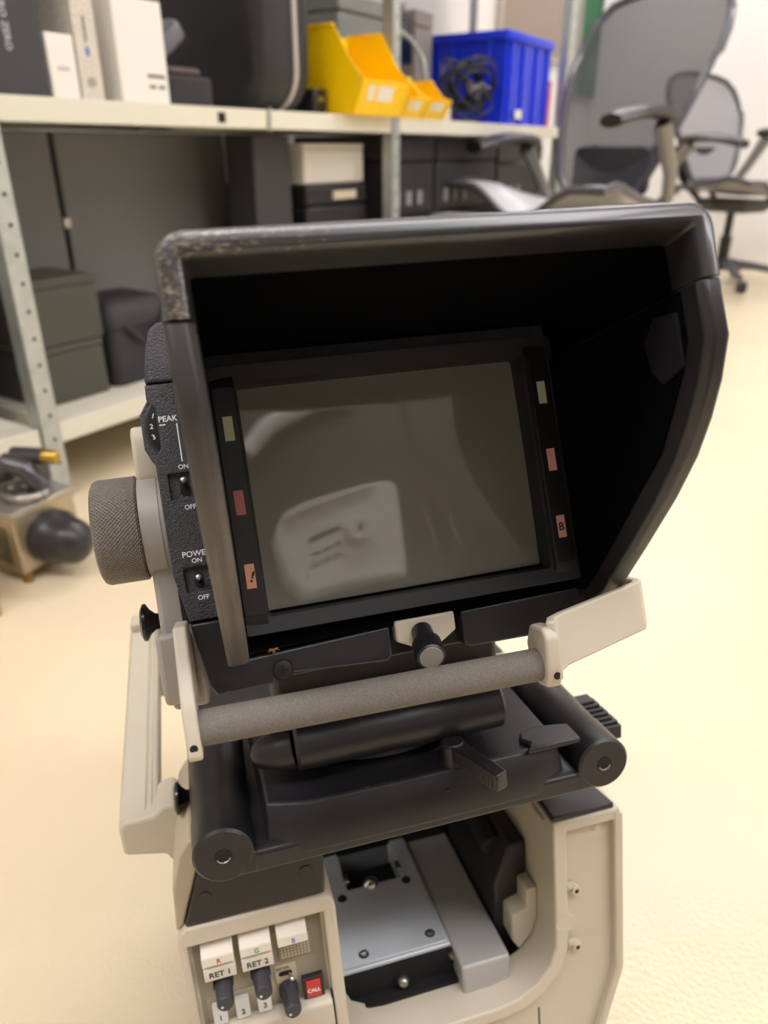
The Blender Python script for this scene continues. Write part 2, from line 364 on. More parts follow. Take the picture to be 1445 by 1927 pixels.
    build(G().prism(tab, xi - 2.2, xi - .8, 'x'), 'felt_tab', mat('charcoal_felt', '1b1a20', 0.95, spec=.1, bump=.5, scale=1500), vf, VFM, bevel=.4)
    # raised hook on the outside of the right flap
    build(G().prism([(50, 121), (34, 123), (34, 116), (50, 114)], cxm + hx - .5, cxm + hx + 1.2, 'x'), 'flap_clip', M_rubber, vf, VFM, bevel=.5)
    # ---- focus knob and mount on the left side
    yc, zc = -3.0, -34.0
    fk = build(G().lathe((-119.5, yc, zc), (-1, 0, 0), [(0, 25.2), (.8, 26), (18.5, 26), (20.5, 25.0), (21.5, 23.0), (21.5, 5)], 72), 'focus_knob', knurl_material(), root, VFM, angle=30)
    build(G().lathe((-104, yc, zc), (-1, 0, 0), [(0, 25), (5, 25), (5.2, 24.4), (5.7, 24.4), (5.9, 25), (15, 24.6), (15.4, 24)], 64), 'knob_ring', M_yoke, fk, VFM, angle=30)
    tg = rrect(-64, 14, -24, 47, 9, 5)
    build(G().prism([(q[1], q[0]) for q in tg], -119, -104, 'x'), 'side_bracket', M_tan, root, VFM, bevel=2, seg=3)
    # yoke column below the knob
    g = G().prism([(-22, -56), (-22, -22), (-58, -24), (-96, -34), (-96, -56), (-60, -60)], -118, -100, 'x')
    yk = build(g, 'viewfinder_yoke', M_yoke, root, VFM, bevel=2.5, seg=3)
    g = G().prism([(-56, -62), (-56, -20), (-84, -22), (-92, -28), (-92, -60)], -121, -104, 'x')
    build(g, 'yoke_block', M_yoke, yk, VFM, bevel=2.5, seg=3)
    pk = hit(270, 1172, VFM, 2, -0.045) * 1000
    build(G().lathe(pk, (1, -.05, 0), [(-1.2, 7.0), (0, 9.4), (1.4, 9.6), (3.4, 6.4), (6, 4.2), (10, 3.6), (18, 3.8)], 28), 'release_knob', mat('gloss_black_plastic', '101114', 0.22), yk, VFM, angle=50)
    # ---- grip bar with brackets
    bar = build(G().lathe((-104, -91.2, 30), (154.5, -2.3, 0), [(0, 7.6), (154.4, 7.6)], 40), 'grip_bar', M_grip, root, VFM)
    bl = [(-49, 20), (-78, 37), (-84, 39), (-101, 38.5), (-103, 36), (-103, 24), (-96, 19), (-84, 18), (-66, 2), (-49, -4)]
    build(G().prism(bl, -109.5, -103.5, 'x'), 'bar_bracket', M_tan, bar, VFM, bevel=1.2, seg=3)
    build(G().lathe((-106.6, -97, 38.2), (0, -.1, 1), [(0, 1.7), (.5, 1.7)], 16), 'screw_hole', M_dark, bar, VFM)
    pth = [(108.5, -60, -45), (108.5, -62.5, 20), (108, -63, 28), (104.5, -63.4, 32.5), (98, -64.2, 34), (62, -70.5, 35.5), (57, -71.4, 37), (54.6, -72, 41)]
    tops = [-60, -62.5, -63, -63.4, -64.2, -70.5, -71.6, -73]; bots = [-84, -85.5, -86, -86.5, -87.5, -95, -97, -100]
    g = G(); rings = []; th = 4.6
    for i, (x, y, z_) in enumerate(pth):
        a = Vector(pth[max(0, i - 1)]); c = Vector(pth[min(len(pth) - 1, i + 1)]); d_ = c - a; nrm_ = Vector((d_.z, 0, -d_.x)).normalized() * (th / 2)
        rings.append([(x + nrm_.x, tops[i], z_ + nrm_.z), (x - nrm_.x, tops[i], z_ - nrm_.z), (x - nrm_.x, bots[i], z_ - nrm_.z), (x + nrm_.x, bots[i], z_ + nrm_.z)])
    g.loft(rings); build(g, 'bar_arm', M_tan, bar, VFM, bevel=.9, angle=40)
    el = [(-75, 40), (-80, 43), (-98, 41), (-103.5, 37), (-103.5, 27), (-98, 21), (-84, 20), (-75, 26)]
    build(G().prism(el, 50.3, 57.5, 'x'), 'bar_bracket', M_tan, bar, VFM, bevel=1.6, seg=3)
    build(G().lathe((54.2, -97.5, 41), (0, -.1, 1), [(0, 1.7), (.5, 1.7)], 16), 'screw_hole', M_dark, bar, VFM)
    # dried bit of debris in the lower corner of the hood
    return vf

def hood_material():
    m = mat('worn_rubber_rim', '262527', 0.36, coat=0.5, bump=0.12, scale=700); nn, ll, b = nodes(m)
    tc = nn.new('ShaderNodeTexCoord'); sep = nn.new('ShaderNodeSeparateXYZ'); ll.new(tc.outputs['Object'], sep.inputs[0])
    n1 = nn.new('ShaderNodeTexNoise'); n1.inputs['Scale'].default_value = 900; n1.inputs['Detail'].default_value = 8; n1.inputs['Roughness'].default_value = 0.75
    mp = nn.new('ShaderNodeMapping'); mp.inputs['Rotation'].default_value = (0, 0, .6); mp.inputs['Scale'].default_value = (.4, 1.3, .6)
    ll.new(tc.outputs['Object'], mp.inputs[0]); ll.new(mp.outputs[0], n1.inputs['Vector'])
    mr = nn.new('ShaderNodeMapRange'); mr.inputs[1].default_value = 0.0; mr.inputs[2].default_value = -0.075; ll.new(sep.outputs['X'], mr.inputs[0])
    mz = nn.new('ShaderNodeMapRange'); mz.inputs[1].default_value = 0.1235; mz.inputs[2].default_value = 0.1275; ll.new(sep.outputs['Z'], mz.inputs[0])
    mu = nn.new('ShaderNodeMath'); mu.operation = 'MULTIPLY'; ll.new(mr.outputs[0], mu.inputs[0]); ll.new(mz.outputs[0], mu.inputs[1])
    sc_ = nn.new('ShaderNodeMath'); sc_.operation = 'MULTIPLY'; sc_.inputs[1].default_value = 0.16; ll.new(mu.outputs[0], sc_.inputs[0])
    ad = nn.new('ShaderNodeMath'); ad.operation = 'ADD'; ll.new(n1.outputs['Fac'], ad.inputs[0]); ll.new(sc_.outputs[0], ad.inputs[1])
    rp = nn.new('ShaderNodeValToRGB'); rp.color_ramp.elements[0].position = 0.67; rp.color_ramp.elements[1].position = 0.78
    rp.color_ramp.elements[0].color = (*hexc('242325'), 1); rp.color_ramp.elements[1].color = (*hexc('97876f'), 1)
    ll.new(ad.outputs[0], rp.inputs['Fac']); ll.new(rp.outputs['Color'], b.inputs['Base Color'])
    return m
def worn_material():
    m = mat('dusty_rubber_edge', '2f2c29', 0.55, bump=0.15, scale=700); nn, ll, b = nodes(m)
    tc = nn.new('ShaderNodeTexCoord'); sep = nn.new('ShaderNodeSeparateXYZ'); ll.new(tc.outputs['Object'], sep.inputs[0])
    n1 = nn.new('ShaderNodeTexNoise'); n1.inputs['Scale'].default_value = 140; n1.inputs['Detail'].default_value = 4
    mp = nn.new('ShaderNodeMapping'); mp.inputs['Scale'].default_value = (2.6, .12, .12); ll.new(tc.outputs['Object'], mp.inputs[0]); ll.new(mp.outputs[0], n1.inputs['Vector'])
    mr = nn.new('ShaderNodeMapRange'); mr.inputs[1].default_value = 0.035; mr.inputs[2].default_value = -0.02; ll.new(sep.outputs['Y'], mr.inputs[0])
    mu = nn.new('ShaderNodeMath'); mu.operation = 'MULTIPLY'; ll.new(mr.outputs[0], mu.inputs[0]); ll.new(n1.outputs['Fac'], mu.inputs[1])
    rp = nn.new('ShaderNodeValToRGB'); rp.color_ramp.elements[0].position = 0.1; rp.color_ramp.elements[1].position = 0.8
    rp.color_ramp.elements[0].color = (*hexc('2e2c2c'), 1); rp.color_ramp.elements[1].color = (*hexc('78706a'), 1)
    ll.new(mu.outputs[0], rp.inputs['Fac']); ll.new(rp.outputs['Color'], b.inputs['Base Color'])
    return m
def knurl_material():
    m = mat('knurled_grey_metal', '7b746c', 0.42, metal=0.3); nn, ll, b = nodes(m)
    tc = nn.new('ShaderNodeTexCoord'); sep = nn.new('ShaderNodeSeparateXYZ'); ll.new(tc.outputs['Object'], sep.inputs[0])
    ay = nn.new('ShaderNodeMath'); ay.operation = 'ADD'; ay.inputs[1].default_value = 0.003; ll.new(sep.outputs['Y'], ay.inputs[0])
    az = nn.new('ShaderNodeMath'); az.operation = 'ADD'; az.inputs[1].default_value = 0.034; ll.new(sep.outputs['Z'], az.inputs[0])
    at = nn.new('ShaderNodeMath'); at.operation = 'ARCTAN2'; ll.new(ay.outputs[0], at.inputs[0]); ll.new(az.outputs[0], at.inputs[1])
    def M2(op, a, bb):
        q = nn.new('ShaderNodeMath'); q.operation = op
        for i, v in enumerate((a, bb)):
            if isinstance(v, (int, float)): q.inputs[i].default_value = v
            elif v is not None: ll.new(v, q.inputs[i])
        return q.outputs[0]
    A = M2('MULTIPLY', at.outputs[0], 90.0); X_ = M2('MULTIPLY', sep.outputs['X'], 3300.0)
    s1 = M2('SINE', M2('ADD', A, X_), None); s2 = M2('SINE', M2('SUBTRACT', A, X_), None)
    h = M2('MAXIMUM', s1, s2)
    # the pattern stops before the rounded rim
    bp = nn.new('ShaderNodeBump'); bp.inputs['Strength'].default_value = 0.8; bp.inputs['Distance'].default_value = 0.0005
    ll.new(h, bp.inputs['Height']); ll.new(bp.outputs['Normal'], b.inputs['Normal'])
    return m
VF = viewfinder()
# ================================================================ camera body
def HB(px, py, axis, val): return hit(px, py, BDM, axis, val * 0.001) * 1000
def body():
    root = cam_root
    # ---- left control tower
    out = [(0, -200), (0, -5), (1.2, 0), (5, 3.5), (86, 2.0), (90, -1.5), (91, -8), (91, -200)]
    rec = G().box((4.4, -100, -8), (83.4, -9.2, 20))
    sh = build(G().prism(out, -90, 0), 'control_tower', M_tan, root, BDM, bevel=1.6, seg=3, cut=[rec])
    cp = build(G().box((4.0, -101, -9.5), (83.8, -8.6, -8.0)), 'control_panel', M_tanp, root, BDM)
    build(G().prism([(-72.3, -8), (-72.6, -1), (-74.5, 1.5), (-105, 3), (-150, 3), (-150, -8)], 6.4, 82.4, 'x'), 'hinged_cover', M_tan, root, BDM, bevel=1.2, seg=3)
    build(G().box((82.6, -150, -7.9), (84.2, -72, -1.0)), 'cover_gap', M_dark, cp, BDM)
    # rocker buttons: sloping upper face, upright front face with a letter
    col = {'R': mat('red_print', 'c0392b', .5), 'G': mat('green_print', '3d8f5f', .5), 'B': mat('blue_print', '3b7fc4', .5)}
    for s, x0, x1 in (('R', 10.8, 29.2), ('G', 32.6, 51.0), ('B', 54.4, 72.4)):
        bt = build(G().prism([(-10.6, -8), (-12.0, -5.5), (-18.4, 1.5), (-24.0, 2.0), (-25.2, -8)], x0, x1, 'x'), 'rocker_button', M_cream, cp, BDM, bevel=.6, label='cream rocker button marked ' + s)
        text(s, 'lettering', col[s], cp, BDM, Vector(mm((x0 + x1) / 2 + .4, -22.7, 2.0)), 0.0042, Matrix.Rotation(-.09, 4, 'X'), 'CENTER')
    for s, x0, x1 in (('RET 1', 10.9, 29.3), ('RET 2', 32.6, 51.0)):
        build(G().prism([(-25.4, -8), (-26.2, -.5), (-27.2, .6), (-35.2, .6), (-36.8, -8)], x0, x1, 'x'), 'push_button', M_cream, cp, BDM, bevel=.5, label='cream push button marked ' + s)
        text(s, 'lettering', M_ink, cp, BDM, Vector(mm((x0 + x1) / 2, -33.0, .7)), 0.0052, None, 'CENTER')
    # speaker grille with punched holes
    build(G().box((54.4, -41.2, -8), (74.2, -25.4, -6.6)), 'speaker_grille', mat('grille_grey', '8d8370', .55), cp, BDM, bevel=.3)
    g = G()
    for i in range(9):
        for j in range(7):
            g.lathe((56.4 + i * 2.0, -39.4 + j * 2.05, -6.65), (0, 0, 1), [(0, .62), (.12, .62)], 8)
    o = build(g, 'grille_holes', mat('grille_dot_light', 'c9bda6', .6), cp, BDM); o['kind'] = 'stuff'
    # intercom toggle
    build(G().prism(rrect(50.6, -58.5, 63.6, -45.2, 1.2), -8, -7.3), 'toggle_plate', M_tanp, cp, BDM, bevel=.2)
    build(G().prism(rrect(52.6, -53.2, 60.8, -49.9, 1.5), -7.4, -7.2), 'switch_slot', M_dark, cp, BDM)
    build(G().lathe((58.6, -51.6, -7.6), (.28, 0, 1), [(0, .9), (3.5, 1.1), (5.2, 1.5), (6.3, 1.2), (6.8, .6)], 18), 'toggle_switch', M_chrome, cp, BDM)
    text('INT SYS', 'lettering', M_ink, cp, BDM, Vector(mm(51.4, -48.6, -7.2)), 0.0023)
    # call button
    build(G().frame_prism([(65.8, -72.2), (78.6, -72.2), (78.6, -57), (65.8, -57)], [(67.4, -70), (77, -70), (77, -58.6), (67.4, -58.6)], -8, -4.2), 'call_button_frame', M_blackp, cp, BDM, bevel=.3)
    build(G().prism([(-58.8, -8), (-58.8, -3.2), (-69.8, -2.4), (-69.8, -8)], 67.6, 76.8, 'x'), 'call_button', M_callred, cp, BDM, bevel=.5, label='red illuminated style button marked CALL')
    text('CALL', 'lettering', M_white, cp, BDM, Vector(mm(72.2, -66.3, -2.55)), 0.0034, Matrix.Rotation(-.07, 4, 'X'), 'CENTER')
    # rotary knobs
    for (bx_, by_, tz) in ((20.4, -43.5, 12), (42.4, -43.5, 12), (57.4, -62.2, 12)):
        p0 = Vector((bx_, by_, -8)); ax = Vector((0.035, 0.06, 1))
        k = build(G().lathe(p0, ax, [(0, 5.6), (1.0, 5.8), (5, 5.6), (6, 5.1), (19.0, 4.9), (20.0, 4.2)], 28), 'rotary_knob', M_knob, cp, BDM)
        g = G()
        for q in range(12):
            a = 2 * math.pi * q / 12; g.box((bx_ + 5.4 * math.cos(a) - .5, by_ + 5.4 * math.sin(a) - .5, -7.9), (bx_ + 5.4 * math.cos(a) + .5, by_ + 5.4 * math.sin(a) + .5, -1.5))
        build(g, 'knob_flutes', M_knob, cp, BDM)
        build(G().lathe(p0 + ax.normalized() * 20.0 + Vector((-2.0, -1.4, 0)), ax, [(0, .8), (.2, .8)], 12), 'knob_dot', M_cream, cp, BDM)
        for q in range(5):
            a = math.radians(35 + q * 28); build(G().lathe((bx_ + 8.0 * math.cos(a), by_ + 8.0 * math.sin(a), -8), (0, 0, 1), [(0, .35), (.1, .35)], 6), 'scale_dot', M_ink, cp, BDM)
    build(G().prism(rrect(8.6, -73.5, 49.8, -54.2, 1.5), -8, -7.5), 'key_plate', mat('key_plate_beige', 'a99d86', .5), cp, BDM, bevel=.2)
    for s, x0 in (('1', 11.6), ('2', 25.0), ('3', 38.0)):
        build(G().prism([(-58.2, -7.6), (-58.8, -4.6), (-71.6, -3.4), (-71.8, -7.6)], x0, x0 + 8.3, 'x'), 'number_key', mat('white_key', 'd9d8d6', .4), cp, BDM, bevel=.4, label='white key marked ' + s)
        text(s, 'lettering', M_ink, cp, BDM, Vector(mm(x0 + 4.2, -68.6, -3.5)), 0.0048, Matrix.Rotation(-.09, 4, 'X'), 'CENTER')
    # ---- rear frame: lower bar, sweeping fillet, right tower
    inner = [(90.5, -96), (97, -112), (108, -119.5), (118, -121), (190, -120.5), (205, -118), (218, -111), (228, -99), (232.6, -84), (233, -60), (233, 9)]
    lip = [(90.5, -120), (95, -126), (106, -130.5), (118, -131), (192, -130.5), (209, -127.5), (224, -119), (236, -104.5), (241.8, -86), (242.2, -60), (242.2, 9)]
    g = G(); n = len(inner)
    g.loft([[(*a, -32), (*a, 0), (*b, 0), (*b, -32)] for a, b in zip(inner, lip)])
    fr = build(g, 'rear_frame', M_tan, root, BDM, bevel=1.5, seg=3, angle=35)
    pan = lip + [(277, 9), (278, -117), (262, -168), (250, -200), (92, -200)]
    build(G().prism(pan, -30, -5.5), 'rear_panel', M_tan, fr, BDM, bevel=.6)
    build(G().prism([(91, -200), (91, -124), (94, -128), (94, -200)], -30, -1), 'panel_edge', M_tan, fr, BDM, bevel=.6)
    build(G().prism([(276.4, 9), (283, 5), (283, -118), (267, -170), (255, -203), (249, -200), (262, -168), (277, -117)], -120, 0), 'side_wall', M_tan, fr, BDM, bevel=1.5, seg=3)
    build(G().box((233, 1, -120), (281, 9.5, -.5)), 'tower_top', M_tan, fr, BDM, bevel=1.6, seg=3)
    build(G().box((233.5, -95, -180), (237.5, 4, -30)), 'inner_wall', M_tan, fr, BDM, bevel=.6)
    build(G().prism([(233, -60), (225.5, -61), (225, -76), (214, -79), (213, -99), (218, -108), (228, -98), (233, -84)], -46, -28), 'corner_block', M_tan, fr, BDM, bevel=1.5)
    build(G().box((220.5, -200, -30), (221.3, -136, -5.0)), 'panel_seam', M_dark, fr, BDM)
    build(G().lathe((240, -68, 0), (0, 0, 1), [(-6, 7.4), (.2, 7.4)], 24), 'frame_boss', M_tan, fr, BDM, bevel=.4)
    for y in (-46, -91):
        build(G().lathe((249, y, -5.6), (0, 0, 1), [(0, 3.4), (4.6, 3.2)], 20).box((243, y + 1.6, -5.6), (249, y + 5.0, -2)), 'screw_lug', M_tan, fr, BDM, bevel=.4)
        build(G().lathe((249, y, -1.05), (0, 0, 1), [(0, 1.5), (.15, 1.5)], 14), 'lug_hole', M_dark, fr, BDM)
    build(G().lathe((266, -1.5, -4), (0, 0, 1), [(-2, 2.0), (1.2, 1.6)], 14), 'small_pin', M_tan, fr, BDM)
    # black pads on the tower tops
    pad = build(G().prism([(234, -2), (277, -2), (271, -54), (236, -54)], 9.4, 13.4, 'y'), 'tower_pad', M_blackp, root, BDM, bevel=.8)
    build(G().lathe((263, 13.3, -38), (0, 1, 0), [(0, 3), (.8, 3)], 18), 'screw', M_dark, pad, BDM)
    pl = build(G().prism([(5.2, 4), (86, 3.4), (89, 46), (24, 50), (19, 43)], -100, -1.0), 'cradle_pedestal', M_blackp, root, BDM, bevel=1.5, seg=3)
    for q in ((385, 1690), (575, 1640)):
        p = HB(*q, 2, -1); build(G().lathe((p.x, p.y, -1.2), (0, 0, 1), [(0, 4), (.7, 4)], 20), 'screw', M_blackp, pl, BDM, bevel=.2)
    build(G().prism([(0, 0), (4.6, 3), (19, 43), (22, 54), (15, 57), (8, 48), (2, 28)], -92, -4), 'side_fairing', M_tanp, root, BDM, bevel=1.5, seg=3)
    # ---- dark body core and metal module inside the opening
    core = build(G().box((20, -200, -262), (268, 58, -150)), 'body_core', M_blackp, root, BDM, bevel=4, seg=3)
    build(G().box((22, -200, -152), (262, -118, -28)), 'body_floor', M_dark, core, BDM)
    build(G().box((150, 10, -160), (268, 56, -60)), 'deck', M_tanp, core, BDM, bevel=1)
    mtop = -95
    md = build(G().box((92, -128, -158), (171, mtop, -37)), 'metal_module', M_alu, root, BDM, bevel=1.2, seg=2, cut=[G().box((113, mtop - 20, -150), (156, mtop + 9, -109))])
    fl = [(94.5, -38.8), (169, -38.8), (169, -156), (157, -156), (157, -108), (112, -108), (112, -156), (94.5, -156)]
    build(G().prism([(p[0], p[1]) for p in fl], mtop, mtop + 1.6, 'y'), 'module_lid', M_alu, md, BDM, bevel=.5)
    build(G().box((113.2, mtop - 21, -149), (155.8, mtop - 18, -110)), 'module_slot', M_dark, md, BDM)
    for x in (114, 156): build(G().box((x - 1.8, mtop, -124), (x + 1.8, mtop + 4, -114)), 'slot_clip', M_chrome, md, BDM, bevel=.8)
    build(G().lathe((131, mtop + 1, -108), (0, 1, .2), [(0, 6), (1, 6), (3, 5.4), (4.6, 3.4), (5.2, .6)], 24), 'module_stud', M_chrome, md, BDM)
    for x, z in ((107, -101), (158, -103), (111, -46), (159.5, -48)):
        build(G().lathe((x, mtop + 1.4, z), (0, 1, 0), [(0, 3.6), (.3, 3.6)], 18), 'screw_recess', M_dark, md, BDM)
        build(G().lathe((x, mtop + 1.6, z), (0, 1, 0), [(0, 2.6), (1.6, 2.5), (1.9, 1.8)], 16), 'screw', M_steel if z > -60 else M_blackp, md, BDM)
    build(G().box((92.5, -128, -37.6), (170.5, mtop - 2.5, -36.4)), 'module_front', M_dark, md, BDM)
    build(G().lathe((134, -112, -36), (0, .5, 1), [(-3, 4.6), (3, 4.6), (6, 3.8), (8, 2.0), (8.6, .5)], 20), 'ball_stud', M_steel, md, BDM)
    build(G().lathe((170.5, -104, -36), (0, .3, 1), [(-2, 3.0), (2, 3.0), (4, 1.5)], 16), 'module_bolt', M_steel, md, BDM)
    md2 = build(G().box((172, -128, -165), (207, -99, -18)), 'side_module', M_greyplate, root, BDM, bevel=2.2, seg=3)
    build(G().prism([(208, -128), (208, -64), (221, -34), (232.8, -34), (232.8, -128)], -158, -44), 'side_case', M_blackp, root, BDM, bevel=2, seg=3)
    build(G().tube([(214, -46, -60), (214, -40, -150)], 8, 16), 'side_tube', M_blackp, core, BDM)
    build(G().box((203, -110, -175), (232, 8, -158)), 'back_plate', M_blackp, core, BDM, bevel=1)
    # ---- cradle
    prof = [(51.5, 24), (52.5, 30), (66.5, 31), (83, 27), (85, 23), (85, -95), (58, -95), (51.5, 0)]
    cr = build(G().prism([(51.5, 20), (52.5, 29), (64, 29.5), (66, 26), (66, -98), (58, -98), (51.5, 0)], 34, 251, 'x'), 'mounting_cradle', M_blackp, root, BDM, bevel=1.6, seg=3)
    tp_ = [(57, 24), (76, 30.5), (134, 31), (210, 30.5), (229, 24), (231, -95), (55, -95)]
    up_ = [(59, 20), (80, 26.5), (134, 27), (206, 26.5), (227, 20), (229, -95), (57, -95)]
    build(G().loft([[(x, 58, z) for x, z in tp_], [(x, 67, z) for x, z in tp_], [(x, 83.5, z) for x, z in up_], [(x * .99 + 1.4, 85, z - 1.5) for x, z in up_]]), 'top_plate', M_blackp, cr, BDM, bevel=1.2, seg=2)
    for x in (34, 251.4):
        s = 1 if x > 100 else -1
        build(G().lathe((x, 68.4, 31), (0, 0, -1), [(0, 14.2), (1.4, 15.6), (28, 16), (29.5, 15.4), (60, 16.5), (120, 18)], 40), 'cradle_socket', M_blackp, cr, BDM, angle=30)
        build(G().prism([(x - s * 17, 53), (x + s * 6, 53.5), (x + s * 13, 60), (x + s * 10, 66), (x - s * 17, 66)], -100, 29.5), 'socket_web', M_blackp, cr, BDM, bevel=1.5)
        build(G().lathe((x, 68.4, 30.9), (0, 0, 1), [(0, 4.6), (.3, 4.6)], 24), 'socket_hole', M_dark, cr, BDM)
        build(G().tube([(x + 3.6 * math.cos(a * math.pi / 10), 68.4 + 3.6 * math.sin(a * math.pi / 10), 31.2) for a in range(11, 20)], .5, 6), 'hole_thread', M_steel, cr, BDM)
    build(G().prism([(205, 29), (238, 29), (238, 12), (222, 8), (208, 11), (205, 18), (209, 23)], 84, 88, 'y'), 'raised_pad', M_blackp, cr, BDM, bevel=1.4)
    build(G().lathe((134, 84, -62), (0, 1, 0), [(0, 72), (2.5, 72), (3.0, 69), (3.0, 66), (5, 65), (16, 60)], 72), 'pan_ring', M_blackp, cr, BDM, angle=30)
    build(G().lathe((134, 100, -62), (0, 1, 0), [(0, 50), (26, 46)], 56), 'pan_hub', M_dark, cr, BDM, angle=30)
    p0 = HB(565, 1392, 2, 4); p1 = HB(920, 1330, 2, 4)
    ty = (p0.y + p1.y) / 2
    tl = build(G().lathe((p0.x - 4, ty, 4), (1, 0, 0), [(0, 12), (2, 14), (p1.x - p0.x + 8, 14), (p1.x - p0.x + 10, 12)], 40), 'tilt_tube', M_blackp, root, BDM, angle=30)
    build(G().lathe((p0.x - 4, ty - 1, 4), (-1, -.12, -.15), [(0, 11.5), (9, 10.8), (17, 8.8), (22, 5.5), (24, 1)], 28), 'tube_end', M_blackp, tl, BDM, angle=40)
    build(G().box((72, ty - 4, -70), (206, 172, -10)), 'tilt_block', M_blackp, tl, BDM, bevel=4)
    # quick release lever
    pv = HB(852, 1398, 1, 96); tp = HB(945, 1462, 1, 94)
    lv = build(G().lathe((pv.x, 85, pv.z), (0, 1, 0), [(0, 8), (2, 7.4), (11, 7), (12.5, 5.6)], 28), 'release_lever', M_blackp, cr, BDM)
    d = Vector((tp.x - pv.x, 0, tp.z - pv.z)); L = d.length; d.normalize(); nn_ = Vector((d.z, 0, -d.x))
    rings = []
    for s, w, h0, h1 in ((2, 5.5, 88, 97), (L * .4, 4.0, 87.5, 96.5), (L * .75, 4.2, 86.5, 96.5), (L, 3.6, 86.2, 96)):
        c = Vector((pv.x, 0, pv.z)) + d * s
        rings.append([(c + nn_ * w) + Vector((0, h0, 0)), (c - nn_ * w) + Vector((0, h0, 0)), (c - nn_ * w) + Vector((0, h1, 0)), (c + nn_ * w) + Vector((0, h1, 0))])
    build(G().loft(rings), 'lever_arm', M_blackp, cr, BDM, bevel=1.0)
    for q in range(5):
        c = Vector((pv.x, 0, pv.z)) + d * (L - 12 + q * 2.6)
        for sgn in (1, -1):
            e = c + nn_ * (sgn * 3.9); build(G().cyl(e + Vector((0, 87, 0)), e + Vector((0, 95.5, 0)), .6, n=6), 'lever_rib', M_blackp, cr, BDM)
    for q in ((735, 1463), (910, 1405), (690, 1480), (842, 1487)):
        p = HB(*q, 1, 85.2); build(G().lathe((p.x, 84.8, p.z), (0, 1, 0), [(0, 1.3), (.9, 1.1)], 10), 'small_screw', M_blackp, cr, BDM)
    # ribbed lock tab on the far right of the cradle
    a = HB(1108, 1322, 2, -35); b_ = HB(1158, 1368, 2, -18)
    g = G(); 
    for q in range(7):
        t = q / 6; c = a.lerp(b_, t); g.box((c.x - 11, c.y - 5.5, c.z - 5), (c.x + 1.4 + .8 * (q % 2), c.y + 4.0, c.z + 5))
    build(g, 'lock_tab', M_blackp, cr, BDM, bevel=.6)
    # ---- side handle with its end block, knobs
    e0 = Vector((0, 44, -56)); e1 = Vector((0, 88, -280))
    rings = []
    for t in (0, .5, 1):
        c = e0.lerp(e1, t)
        rings.append([(x, c.y + y, c.z) for x, y in ((-28, -20), (-29, -3), (-27, 0), (-13, 0.2), (-12.4, -1.4), (-11.4, -1.4), (-10.8, .2), (-9.2, .2), (-8.6, -1.4), (-7.6, -1.4), (-7, 0), (-5.4, -2), (-6, -20))])
    hd = build(G().loft(rings), 'side_handle', M_tan, root, BDM, bevel=.5)
    build(G().prism([(-28.5, 22), (-29, 41), (-25, 44.5), (-8, 45), (-2, 50), (6, 50), (10, 40), (10, 8), (3, 2), (-4, 16)], -84, -52), 'handle_end_block', M_tan, hd, BDM, bevel=2.4, seg=3)
    build(G().box((-28, 20, -286), (26, 92, -262)), 'handle_end_block', M_tan, hd, BDM, bevel=2.4, seg=3)
    for q, zz, L in (((332, 1503), -40, 20),):
        p = HB(*q, 2, zz)
        build(G().lathe(p, (1, -.05, 0), [(-1.2, 7.0), (0, 9.4), (1.4, 9.6), (3.4, 6.4), (6, 4.2), (10, 3.6), (L, 3.8)], 28), 'release_knob', M_gloss, root, BDM, angle=50)
    # wedge base that carries the tilted body, reaching the floor
    cs = [BDM @ Vector(mm(x, -199, z)) for x, z in ((92, -6), (262, -6), (262, -255), (10, -255), (10, -6))]
    top = [BDM @ Vector(mm(x, -199, z)) for x, z in ((14, -10), (246, -10), (262, -255), (22, -255))]
    g = G(); g.loft([[(p.x, p.y, max(0.0, 0)) for p in top], [tuple(p) for p in top]])
    build(g, 'wedge_base', M_blackp, root, WM, scale=1, bevel=.002)
M_gloss = mat('gloss_black_plastic', '101114', 0.22)
body()
